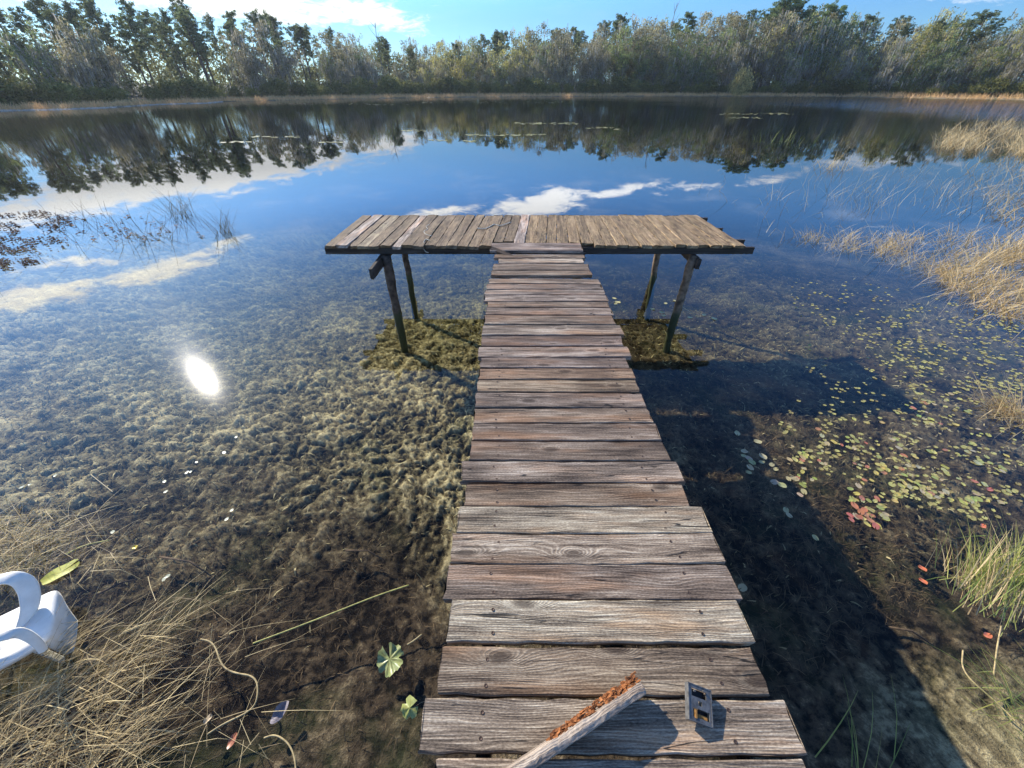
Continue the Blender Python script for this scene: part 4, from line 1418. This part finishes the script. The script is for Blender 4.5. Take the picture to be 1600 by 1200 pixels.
def pad_field(c, smin, smax, tints, seed):
    rng = np.random.default_rng(seed)
    n = len(c)
    k = 8
    th_ = np.linspace(.3, 2 * pi - .3, k)
    rot_ = rng.uniform(0, 2 * pi, n)
    s_ = rng.uniform(smin, smax, n)
    ca = np.cos(th_[None] + rot_[:, None])
    sa = np.sin(th_[None] + rot_[:, None])
    V = np.zeros((n, k + 1, 3))
    V[:, 0] = c
    V[:, 1:, 0] = c[:, 0, None] + ca * s_[:, None]
    V[:, 1:, 1] = c[:, 1, None] + sa * s_[:, None] * .75
    V[:, 1:, 2] = c[:, 2, None] + rng.uniform(0, .12, (n, k)) * s_[:, None]
    b = (np.arange(n) * (k + 1))[:, None]
    i = np.arange(1, k)[None]
    t = np.stack([b + 0 * i, b + i, b + i + 1], -1).reshape(-1, 3)
    return V.reshape(-1, 3), t, np.repeat(rng.uniform(tints[0], tints[1], n), k + 1)


M_PADF = blade_material('small_pads', (.25, .19, .07), (.45, .42, .14), .1, .5, .3)
fields = [pad_field(px_pts(620, pr, [(1200, 700), (1260, 560), (1230, 440), (1400, 450), (1600, 500), (1620, 800), (1500, 820), (1400, 790)], .002, pad_dens), .013, .024, (0, 1), 1),
          pad_field(px_pts(420, pr, [(1240, 440), (1350, 440), (1600, 500), (1600, 640), (1440, 620), (1300, 520)], .002, lambda x, y: np.clip(fbm(x / 22, y / 9, 57, 3) * 5 - 2.3, 0, 1)), .014, .028, (.2, 1), 2)]
for (x0, x1, y_, n_) in [(805, 850, 193, 26), (860, 905, 193, 22), (915, 960, 200, 12), (960, 975, 202, 6), (620, 665, 204, 18), (730, 800, 211, 22), (800, 850, 211, 22), (670, 700, 219, 8), (725, 740, 221, 6), (345, 392, 222, 12), (395, 470, 214, 16),
                         (1120, 1240, 178, 60), (1140, 1190, 184, 24), (570, 640, 163, 24), (660, 900, 160, 60), (400, 560, 162, 40), (500, 540, 223, 8)]:
    fields.append(pad_field(px_pts(n_, pr, [(x0, y_ - 1.2), (x1, y_ - 1.2), (x1, y_ + 1.2), (x0, y_ + 1.2)], .002), .10, .22, (.6, 1), int(x0)))
vs, ts, tn_, n_ = [], [], [], 0
for V, t, a in fields:
    vs.append(V)
    ts.append(t + n_)
    tn_.append(a)
    n_ += len(V)
link('floating_pads', mesh_from('floating_pads', np.vstack(vs), np.vstack(ts), M_PADF, attr=np.concatenate(tn_)), kind='stuff', label='scattered small lily pads far out and at the right, too many to count')

# brown floating plants with wet glints at the left edge
M_FLOAT = blade_material('brown_floating_leaves', (.09, .045, .028), (.30, .19, .13), .1, .8, .12)


def dfl(x, y):
    return np.clip(fbm(x / 22, y / 8, 95, 3) * 4 - 1.5, .0, 1)


ff = [pad_field(px_pts(1300, pr, [(-60, 340), (60, 328), (112, 340), (105, 385), (60, 410), (-60, 440)], .004, dfl), .012, .032, (0, 1), 91),
      pad_field(px_pts(60, pr, [(100, 320), (290, 350), (330, 370), (120, 385)], .004), .03, .05, (.5, 1), 92)]
vs, ts, tn_, n_ = [], [], [], 0
for V, t, a in ff:
    V[:, 2] += pr.uniform(0, .03, len(V))
    vs.append(V)
    ts.append(t + n_)
    tn_.append(a)
    n_ += len(V)
link('floating_plants', mesh_from('floating_plants', np.vstack(vs), np.vstack(ts), M_FLOAT, attr=np.concatenate(tn_)), kind='stuff', label='mat of brown floating leaves glinting at the left edge')

# single leaves one can point to
p = P(97, 894, 0)
link('lily_leaf', pad_mesh('lily_leaf', M_PAD, 61, True, .12, 22), label='large yellow torn lily leaf floating above the white chair', cat='leaf', loc=(p[0], p[1], .006), rot=(0, 0, .9), color=(.50, .50, .09)).scale = (.10, .055, .10)
p = P(608, 1028, -.02)
def fan_mesh(seed, lobes=9, n=46):
    rng = np.random.default_rng(seed)
    th_ = np.linspace(.25, 2 * pi - .25, n)
    v, rows_ = [(0, 0, .06)], 4
    lob = 1 + .04 * np.sin(th_ * 5 + 1) + .05 * np.sin(th_ * 11) + rng.normal(0, .03, n) - .35 * np.exp(-((th_ - 2.2) / .18) ** 2) - .3 * np.exp(-((th_ - 4.4) / .15) ** 2)
    for k in range(1, rows_ + 1):
        rr = k / rows_
        for i, t in enumerate(th_):
            z_ = .07 * rr * math.sin(t * lobes) + .22 * rr * rr * math.sin(2 * t + 1) + .05 * rng.normal() * rr
            v.append((math.cos(t) * rr * lob[i], math.sin(t) * rr * lob[i], z_))
    tr_ = [(0, 1 + i, 2 + i) for i in range(n - 1)]
    q_ = [(1 + k * n + i, 1 + (k + 1) * n + i, 2 + (k + 1) * n + i, 2 + k * n + i) for k in range(rows_ - 1) for i in range(n - 1)]
    mb_ = MB()
    mb_.add(v, q_, tr_)
    return mb_.mesh('lily_leaf', M_PAD, smooth=True)


root = link('lily_leaf', fan_mesh(62), label='crumpled bright green lily leaf lying just under water left of the walkway', cat='leaf', loc=(p[0], p[1], -.045), rot=(0, 0, 2.1), color=(.24, .28, .10))
root.scale = (.085, .075, .10)
p = P(640, 1105, -.03)
link('lily_leaf', fan_mesh(64, 5, 22), label='torn yellow-green leaf scrap at the walkway edge near the bottom', cat='leaf', loc=(p[0], p[1], -.04), rot=(.2, 0, .4), color=(.33, .36, .10)).scale = (.045, .05, .07)
p = P(435, 1112, -.01)
link('mussel_shell', pad_mesh('mussel_shell', simple_mat('shell_grey', (.20, .17, .18), .6, .3, 20, spec=.5), 64, False, .5, 18, .55), label='pale violet-grey shell in the dark shallows left of the walkway', cat='shell', loc=(p[0], p[1], -.03), rot=(.2, .1, 1.2)).scale = (.055, .05, .05)
p = P(363, 1157, -.01)
link('dead_leaf', PADS[3], label='small rust-red leaf right of the dry grass near the bottom', cat='leaf', loc=(p[0], p[1], -.01), rot=(0, 0, 1.4), color=(.42, .13, .07)).scale = (.032, .016, .05)
p = P(326, 1124, -.01)
link('dead_leaf', PADS[4], label='small tan leaf at the edge of the dry grass', cat='leaf', loc=(p[0], p[1], -.004), rot=(0, 0, 1.2), color=(.5, .38, .24)).scale = (.022, .014, .05)
p = P(212, 856, 0)
link('lily_flower', PADS[0], label='tiny bright yellow flower bud floating right of the yellow leaf', cat='flower', loc=(p[0], p[1], .008), rot=(0, 0, .4), color=(.75, .55, .03)).scale = (.018, .014, .12)


# ------------------------------------------------------------------ trees
def cards(centers, rad, per, size, rng, flat=1.0, droop=0.0, elong=1.6):
    """clumps of leaf quads: centers (k,3), rad (k,)"""
    k = len(centers)
    n = k * per
    c = np.repeat(centers, per, 0)
    r = np.repeat(rad, per)
    d = rng.normal(0, 1, (n, 3))
    d /= np.linalg.norm(d, axis=1)[:, None]
    rr = r * rng.uniform(.25, 1.0, n) ** .6
    pos = c + d * rr[:, None] * np.array([1, 1, flat])
    u = rng.normal(0, 1, (n, 3))
    u[:, 2] -= droop
    u /= np.linalg.norm(u, axis=1)[:, None]
    w_ = np.cross(u, rng.normal(0, 1, (n, 3)))
    w_ /= np.linalg.norm(w_, axis=1)[:, None] + 1e-9
    s_ = rng.uniform(.6, 1.3, n)[:, None] * size
    a, b = u * s_ * elong, w_ * s_ * .55
    V = np.stack([pos - a, pos - b, pos + a, pos + b], 1).reshape(-1, 3)
    q = (np.arange(n) * 4)[:, None] + np.arange(4)[None]
    tint = np.repeat(rng.uniform(0, 1, k), per) * .6 + rng.uniform(0, .4, n)
    return V, q, np.repeat(tint, 4)


M_PINE = blade_material('pine_needles', (.045, .068, .030), (.25, .285, .13), .5, .7, .2)
M_OAK = blade_material('oak_leaves', (.07, .072, .034), (.46, .43, .235), .5, .7, .2)
M_MOSS = blade_material('hanging_moss', (.22, .20, .16), (.52, .49, .40), .4, .9, .05)
M_SHRUB = blade_material('shrub_leaves', (.05, .068, .022), (.27, .27, .10), .35, .7, .2)
M_BARK = simple_mat('pine_bark', (.115, .085, .065), .9, .4, 2.0)
M_BARKP = simple_mat('pale_bark', (.24, .215, .19), .9, .35, 2.0)


def bpath(p0, d, L, up, rng, n=5, wob=.12):
    pts = [np.array(p0, float)]
    d = np.array(d, float)
    for i in range(n):
        d = d + rng.normal(0, wob, 3) + np.array([0, 0, up / n])
        d /= np.linalg.norm(d)
        pts.append(pts[-1] + d * L / n)
    return np.array(pts)


def pine_proto(seed, H=20.0, crown=.42, wide=3.0, dense=1.0):
    rng = np.random.default_rng(seed)
    tm = MB()
    n = 9
    t = np.linspace(0, 1, n)
    ph = rng.uniform(0, 6, 2)
    tx = .35 * np.sin(t * 2.6 + ph[0]) * t
    ty = .35 * np.sin(t * 2.2 + ph[1]) * t
    tp = np.stack([tx, ty, t * H], -1)
    tm.tube(tp, .30 * (1 - t * .80), 6, cap=False)
    cs, rd = [], []
    nb = int(34 * dense)
    for i in range(nb):
        u = 1 - crown + crown * (i + rng.uniform(0, 1)) / nb
        if rng.uniform() < .12:
            continue
        z_ = u * H
        p0 = [np.interp(u, t, tx), np.interp(u, t, ty), z_]
        a = rng.uniform(0, 2 * pi)
        prof_ = np.interp((u - (1 - crown)) / crown, [0, .25, .6, 1], [.6, 1, .85, .35])
        L = wide * prof_ * rng.uniform(.55, 1.15)
        bp_ = bpath(p0, (math.cos(a), math.sin(a), .15), L, .8, rng, 4, .15)
        tm.tube(bp_, np.linspace(.06, .018, 5), 4, cap=False)
        for j in range(2, 5):
            for _ in range(2):
                cs.append(bp_[j] + rng.normal(0, .28, 3))
                rd.append(rng.uniform(.35, .68))
    cs.append(tp[-1])
    rd.append(.8)
    # dead stubs low down
    for i in range(5):
        u = rng.uniform(.3, 1 - crown)
        a = rng.uniform(0, 2 * pi)
        tm.tube(bpath([np.interp(u, t, tx), np.interp(u, t, ty), u * H], (math.cos(a), math.sin(a), .1), rng.uniform(.5, 1.5), .1, rng, 2), [.03, .02, .01], 4, cap=False)
    V, q, tt_ = cards(np.array(cs), np.array(rd), 26, .14, rng, .6, -.3, 2.0)
    return tm.mesh('trunk', M_BARK, smooth=True), mesh_from('crown', V, q, M_PINE, attr=tt_), None


def oak_proto(seed, H=12.0, wide=4.2, moss=1.0, bare=0.0, mat=M_OAK, bark=M_BARKP, low=.12):
    rng = np.random.default_rng(seed)
    tm = MB()
    ln = rng.normal(0, .12, 2)
    tp = bpath((0, 0, 0), (ln[0], ln[1], 1), H * .5, .3, rng, 5, .10)
    tm.tube(tp, np.linspace(.26, .14, 6), 6, cap=False)
    cs, rd = [], []
    nl = 15
    for i in range(nl):
        j = rng.integers(1, 6)
        a = rng.uniform(0, 2 * pi)
        up_ = rng.uniform(.1, 1.6)
        L = wide * rng.uniform(.7, 1.15) if up_ < .9 else H * .5 * rng.uniform(.7, 1.0)
        bp_ = bpath(tp[j], (math.cos(a), math.sin(a), up_), L, .35, rng, 5, .22)
        tm.tube(bp_, np.linspace(.10, .02, 6), 5, cap=False)
        for k_ in range(1, 6):
            if rng.uniform() > bare:
                cs.append(bp_[k_] + rng.normal(0, .35, 3))
                rd.append(rng.uniform(.65, 1.25))
    # fill the crown's outline unevenly
    for i in range(int(46 * (1 - bare))):
        a, zf_ = rng.uniform(0, 2 * pi), rng.uniform(low, 1)
        rw = wide * math.sqrt(max(0, 1 - (2 * abs(zf_ - .5)) ** 2.4)) * rng.uniform(.45, 1.05)
        cs.append(np.array([math.cos(a) * rw, math.sin(a) * rw, zf_ * H]))
        rd.append(rng.uniform(.55, 1.25))
    cs, rd = np.array(cs), np.array(rd)
    V, q, tt_ = cards(cs, rd, int(34 * (1 - .35 * bare)), .145, rng, .85, .5, 1.5)
    ms = None
    if moss > 0:
        n = int(420 * moss)
        i = rng.integers(0, len(cs), n)
        b = cs[i] + rng.normal(0, .6, (n, 3))
        L = rng.uniform(.5, 2.0, n)
        w_ = rng.uniform(.06, .20, n)
        Vm, qm, tmn = blades(b, L, w_, rng.uniform(0, 6.28, n), np.full(n, pi - .05), rng, bend=.05, seg=3)
        ms = mesh_from('moss', Vm, qm, M_MOSS, attr=tmn)
    return tm.mesh('trunk', bark, smooth=True), mesh_from('crown', V, q, mat, attr=tt_), ms


PINES = [pine_proto(200 + i, 20, crown=[.46, .55, .42, .52, .66][i], wide=[4.0, 4.6, 3.6, 4.2, 4.8][i], dense=[1, 1.2, .8, 1, 1.4][i]) for i in range(5)]
OAKS = [oak_proto(300 + i, 12, wide=[4.2, 3.6, 4.8, 4.0, 3.4, 4.4][i], moss=[1, 1.5, .6, 1.2, .3, .9][i], bare=[0, .2, 0, .1, 0, .15][i]) for i in range(6)]
MOSSY = [oak_proto(320 + i, 12, wide=2.2, moss=2.0, bare=.6) for i in range(2)]
SHRUBS = [oak_proto(340 + i, 3.0, wide=1.9, moss=0, bare=0, mat=M_SHRUB, low=.03) for i in range(4)]


def plant_tree(kind, proto, x, y, z, s, sxy, rot, col_, lab, cat, grp, lean=(0, 0)):
    root = link(kind, None, label=lab, cat=cat, group=grp, loc=(x, y, z), rot=(lean[0], lean[1], rot))
    root.scale = (sxy, sxy, s)
    link('trunk', proto[0], root)
    link('crown', proto[1], root, color=col_)
    if proto[2] is not None:
        link('moss', proto[2], root, kind='stuff')
    return root


def az_of(px):                     # azimuth of a far thing seen at photo column px near the horizon
    p = P(px, 150, 0)
    return math.degrees(math.atan2(p[0], p[1]))


def elev_of(px, py):
    c = (px - 800) / FPX
    v = (py - 600) / FPX
    return math.atan2(-(SP + v * CP), math.hypot(c, CP - v * SP))


TOP = [(-400, 20), (-100, -30), (0, -10), (60, -8), (110, 6), (180, -4), (250, -8), (300, 16), (330, -2), (400, 16), (450, 12), (500, 35), (545, 45), (600, 46), (660, 60), (700, 46), (750, 48), (800, 33), (850, 28),
       (900, 34), (950, 20), (1000, 16), (1060, 18), (1100, 20), (1160, 4), (1190, -2), (1240, 10), (1270, 10), (1300, 28), (1350, 25), (1400, 20), (1440, 16), (1500, 20), (1560, 24), (1600, 28), (1700, 30), (2000, 30)]
TOPX, TOPY = np.array([t[0] for t in TOP]), np.array([t[1] for t in TOP])


def px_of(azd):                    # inverse of az_of, by table
    return np.interp(azd, AZT, PXT)


PXT = np.arange(-900, 2600, 20)
AZT = np.array([az_of(p_) for p_ in PXT])


ZONES = ((120, 'at the far left'), (340, 'left of the sandy landing'), (560, 'right of the sandy landing'), (760, 'left of the walkway line'),
         (960, 'straight beyond the platform'), (1150, 'right of the platform line'), (1350, 'below the tallest right-hand pine'), (9000, 'behind the right-hand tan grass'))
ORD = ['first', 'second', 'third', 'fourth', 'fifth', 'sixth', 'seventh', 'eighth', 'ninth', 'tenth', 'eleventh', 'twelfth', 'thirteenth', 'fourteenth', 'fifteenth', 'sixteenth', 'seventeenth', 'eighteenth', 'nineteenth', 'twentieth', 'twenty-first', 'twenty-second', 'twenty-third', 'twenty-fourth', 'twenty-fifth', 'twenty-sixth', 'twenty-seventh', 'twenty-eighth', 'twenty-ninth', 'thirtieth', 'thirty-first', 'thirty-second', 'thirty-third', 'thirty-fourth']
PENDING = []


def zone_name(px):
    for lim, nm in ZONES:
        if px < lim:
            return nm


tr = random.Random(31)
cnt = 0


def loc_at(azd, back):
    r = float(shore_r(azd)) + back
    a = radians(azd)
    x, y = r * sin(a), r * cos(a)
    return x, y, float(ground_h(np.array([x]), np.array([y]))[0]) - .1, r


# rows: (setback, arc spacing m, kind chooser, part of the way up to the skyline)
def hgt(azd, r, px, dy, z):
    e = elev_of(px, np.interp(px, TOPX, TOPY) + dy)
    return r * math.tan(e) + CAM_H - z


def add_tree(azd, back, typ, dyr, fs=1.0):
    global cnt
    x, y, z, r = loc_at(azd, back)
    px = float(px_of(azd))
    H = hgt(azd, r, px, tr.uniform(*dyr), z) * fs
    H = max(3.5, H)
    zn = zone_name(px)
    left = px < 520
    if typ == 'pine':
        pr_ = tr.choice(PINES)
        s = H / 20.4
        w_ = s * tr.uniform(.95, 1.3) * (1.0 if left else 1.15)
        g_ = tr.uniform(.8, 1.2)
        cl_ = (g_, g_ * tr.uniform(.98, 1.06), g_ * tr.uniform(.85, 1.05))
        o_ = plant_tree('pine_tree', pr_, x, y, z, s, w_, tr.uniform(0, 6.28), cl_, None, 'pine tree', 'tall pines ' + zn, (tr.uniform(-.04, .04), tr.uniform(-.04, .04)))
    elif typ == 'oak':
        pr_ = tr.choice(OAKS)
        s = H / 12.3
        g_ = tr.uniform(.8, 1.25)
        if tr.random() < (.22 if px > 520 else .06):
            cl_ = (g_ * 1.5, g_ * 1.45, g_ * .85)
        elif tr.random() < .35:
            cl_ = (g_ * .75, g_ * .95, g_ * .65)
        else:
            cl_ = (g_ * 1.08, g_ * 1.02, g_ * 1.0)
        o_ = plant_tree('mossy_tree', pr_, x, y, z, s, s * tr.uniform(.85, 1.15), tr.uniform(0, 6.28), cl_, None, 'tree', ('front mossy trees ' if back < 11 else 'inner broadleaf trees ') + zn, (tr.uniform(-.05, .05), tr.uniform(-.05, .05)))
    if typ == 'pine':
        what = ('shorter ' if dyr[0] > 12 else 'tall ') + ('bluish-green pine' if left else 'green pine')
    else:
        tone_ = 'yellowish' if cl_[0] > 1.45 * cl_[2] else ('dark green' if cl_[0] < .9 * cl_[1] else 'grey-green')
        what = tone_ + (' front tree' if back < 11 else (' broadleaf' if back < 24 else ' rear broadleaf'))
    PENDING.append((o_, what, zn, px))
    cnt += 1


def row(back, space, chooser, dyr, amin=-72, amax=66):
    a = amin
    while a < amax:
        r = float(shore_r(a)) + back
        typ = chooser(float(px_of(a)))
        if typ:
            add_tree(a + tr.uniform(-.3, .3), back + tr.uniform(-1.8, 1.8), typ, dyr)
        a += math.degrees(space / r) * tr.uniform(.75, 1.3)


row(8.5, 5.2, lambda px: (('oak' if tr.random() < .8 else None) if px > 520 else ('oak' if tr.random() < .42 else ('pine' if tr.random() < .2 else None))), (36, 74))
row(12.5, 5.0, lambda px: ('oak' if px > 500 else ('pine' if tr.random() < .65 else ('oak' if tr.random() < .6 else None))), (16, 42))
row(16.5, 6.5, lambda px: ('pine' if tr.random() < .8 else 'oak') if px < 560 else None, (8, 50), -72, az_of(560))
row(20, 5.4, lambda px: ('pine' if px < 520 else ('oak' if tr.random() < .7 else 'pine')), (4, 26))
row(28, 6.5, lambda px: 'pine' if (px < 540 or tr.random() < .45) else 'oak', (0, 16))
row(38, 12.0, lambda px: 'pine' if px < 700 else ('oak' if tr.random() < .5 else 'pine'), (6, 26))

# shrubs along the foot of the wood
a = -70.0
while a < 64:
    r = float(shore_r(a)) + 3.4
    px = float(px_of(a))
    x, y, z, r = loc_at(a, 5.2 + tr.uniform(-.6, 1.6))
    s = tr.uniform(.55, 1.15) * (1.0 if px < 1330 else .9)
    if 330 < px < 420:
        s *= .6
    g_ = tr.uniform(.7, 1.3)
    zn = zone_name(px)
    o_ = plant_tree('shrub', tr.choice(SHRUBS), x, y, z, s, s * tr.uniform(.9, 1.4), tr.uniform(0, 6.28), (g_ * 1.05, g_, g_ * .8), None, 'bush', 'bushes ' + zn)
    PENDING.append((o_, ('paler' if g_ > 1.05 else 'dark') + (' big bush' if s > .85 else ' low bush'), zn, px))
    a += math.degrees(tr.uniform(2.2, 4.2) / r)
    cnt += 1

# far trees: told apart by tone, height and the order along their stretch of bank
_seen = {}
for o_, what, zn, px in sorted(PENDING, key=lambda t: t[3]):
    k = _seen[(what, zn)] = _seen.get((what, zn), -1) + 1
    o_['label'] = '%s %s from the left, of those %s' % (ORD[min(k, 33)], what, zn)
for o_, what, zn, px in PENDING:
    if _seen[(what, zn)] == 0:
        o_['label'] = 'only %s of the stretch %s' % (what, zn)

# single trees one can point to
def special(px, topy, back, proto, kind, hproto, lab, cat, col_, wmul=1.0, lean=(0, 0)):
    azd = az_of(px)
    x, y, z, r = loc_at(azd, back)
    H = r * math.tan(elev_of(px, topy)) + CAM_H - z
    s = H / hproto
    return plant_tree(kind, proto, x, y, z, s, s * wmul, 1.0, col_, lab, cat, None, lean)


special(1178, 1, 18, PINES[1], 'pine_tree', 20.4, 'tallest dark pine on the right, breaking the skyline', 'pine tree', (1.0, 1.1, .85), 1.5)
special(1205, 4, 20, PINES[4], 'pine_tree', 20.4, 'full dark green pine just right of the tallest one', 'pine tree', (1.0, 1.15, .85), 1.6)
special(1252, 12, 20, PINES[0], 'pine_tree', 20.4, 'dark green pine at the right end of the tall skyline group', 'pine tree', (1.0, 1.15, .85), 1.5)
special(1152, 112, 2.2, SHRUBS[1], 'shrub', 3.1, 'pale yellowish bush alone before the dark wood, right of centre', 'bush', (3.2, 2.5, 2.7), .75)
special(1308, 62, 6, MOSSY[0], 'mossy_tree', 12.3, 'pale leaning moss-hung tree, left of the pale pair on the right bank', 'tree', (1.5, 1.4, 1.3), 1.0)
special(1368, 60, 6, MOSSY[1], 'mossy_tree', 12.3, 'pale leaning moss-hung tree, right of the pale pair on the right bank', 'tree', (1.5, 1.4, 1.3), 1.0)

# bare dead snags on the skyline
def snag(px, topy, back, lab, seed):
    rng = np.random.default_rng(seed)
    azd = az_of(px)
    x, y, z, r = loc_at(azd, back)
    H = r * math.tan(elev_of(px, topy)) + CAM_H - z
    root = link('dead_tree', None, label=lab, cat='dead tree', loc=(x, y, z))
    tm = MB()
    tp = bpath((0, 0, 0), (0, 0, 1), H, .5, rng, 6, .04)
    tm.tube(tp, np.linspace(.2, .05, 7), 6)
    link('trunk', tm.mesh('trunk', M_BARKP), root)
    for i in range(7):
        j = rng.integers(3, 6)
        a_ = rng.uniform(0, 6.28)
        b_ = MB()
        b_.tube(bpath(tp[j] + (tp[j + 1] - tp[j]) * rng.uniform(), (math.cos(a_), math.sin(a_), .9), rng.uniform(1.5, 3.2), .8, rng, 4, .15), np.linspace(.06, .02, 5), 5)
        link('branch', b_.mesh('branch', M_BARKP), root)


snag(1022, 6, 22, 'bare dead treetop poking above the skyline right of centre', 3)
snag(605, 36, 22, 'bare dead treetop on the skyline left of centre', 4)

# dark mass of wood behind the trees, and brush between the trunks
rng = np.random.default_rng(8)
n = 3200
aa = rng.uniform(-76, 68, n)
pxs = px_of(aa)
bk_ = rng.uniform(16, 60, n)
rr = shore_r(aa) + bk_
leftf = pxs < 540
tops = np.interp(pxs, TOPX, TOPY)
el_ = np.array([elev_of(a, b + c) for a, b, c in zip(pxs, tops, np.where(leftf, rng.uniform(34, 66, n), rng.uniform(14, 28, n)))])
hm = rr * np.tan(el_)
zc = hm * rng.uniform(0, 1, n)
cs = np.stack([rr * np.sin(np.radians(aa)), rr * np.cos(np.radians(aa)), zc + .6], -1)
V, q, tt_ = cards(cs, rng.uniform(1.2, 2.4, n), 46, .26, rng, .9, .4, 1.4)
link('woodland', mesh_from('woodland', V, q, M_OAK, attr=tt_), kind='stuff', label='mass of undergrowth and tree crowns filling the wood behind the front trees', color=(.75, .82, .68))
n = 900
aa = rng.uniform(-76, 68, n)
rr = shore_r(aa) + rng.uniform(6, 15, n)
cs = np.stack([rr * np.sin(np.radians(aa)), rr * np.cos(np.radians(aa)), rng.uniform(.3, 2.8, n)], -1)
V, q, tt_ = cards(cs, rng.uniform(.8, 1.5, n), 40, .14, rng, .8, .2, 1.5)
link('brush', mesh_from('brush', V, q, M_SHRUB, attr=tt_), kind='stuff', label='dark brush along the foot of the wood', color=(.8, .85, .75))

# pale blades added to paint the bright sunlit waterline of the left bank
n = 4500
aa = rng.uniform(-60, az_of(345), n)
rr = shore_r(aa) - 1.3 + rng.uniform(0, 1, n) * 1.2
part = blades(np.stack([rr * np.sin(np.radians(aa)), rr * np.cos(np.radians(aa)), np.zeros(n)], -1), rng.uniform(.05, .20, n) * (.5 + fbm(aa * 2, aa * 0, 4, 2)), rng.uniform(.04, .09, n), rng.uniform(0, 6.28, n), rng.uniform(.1, .9, n), rng, bend=.4, seg=2)
blade_obj('bright_shoreline', [part], blade_material('sunlit_line_pale', (.50, .44, .38), (.85, .80, .74), .4), kind='stuff', label='short pale blades added as the bright sunlit waterline of the left bank')

# tan grass along the far bank
n = 26000
aa = rng.uniform(-74, 66, n)
pxs = px_of(aa)
wid = np.interp(pxs, [0, 300, 345, 420, 560, 900, 1250, 1400, 1600], [3, 3, 1.5, 4.5, 4, 5, 6, 10, 13])
rr = shore_r(aa) - .6 + rng.uniform(0, 1, n) * wid
bx, by = rr * np.sin(np.radians(aa)), rr * np.cos(np.radians(aa))
bz = np.maximum(ground_h(bx, by), -.1)
ln_ = rng.uniform(.35, 1.0, n) * np.where(pxs > 1330, 1.25, .9)
part = blades(np.stack([bx, by, bz], -1), ln_, rng.uniform(.04, .09, n), rng.uniform(0, 6.28, n), rng.uniform(.05, .6, n), rng, bend=.4, seg=2)
blade_obj('shore_grass', [part], M_STRAW, kind='stuff', label='band of tan dry grass along the far shore', color=(1.4, 1.2, 1.1))
n = 5200
aa = rng.uniform(az_of(1370), 66, n)
rr = shore_r(aa) + rng.uniform(6, 14, n)
bx, by = rr * np.sin(np.radians(aa)), rr * np.cos(np.radians(aa))
part = blades(np.stack([bx, by, ground_h(bx, by)], -1), rng.uniform(.9, 1.9, n), rng.uniform(.05, .1, n), rng.uniform(0, 6.28, n), rng.uniform(.05, .5, n), rng, bend=.4, seg=2)
blade_obj('tall_green_grass', [part], M_GREEN, kind='stuff', label='tall green grass behind the tan strip on the right bank', color=(.8, .75, .9))
print('trees', cnt, 'objects', len(bpy.data.objects))
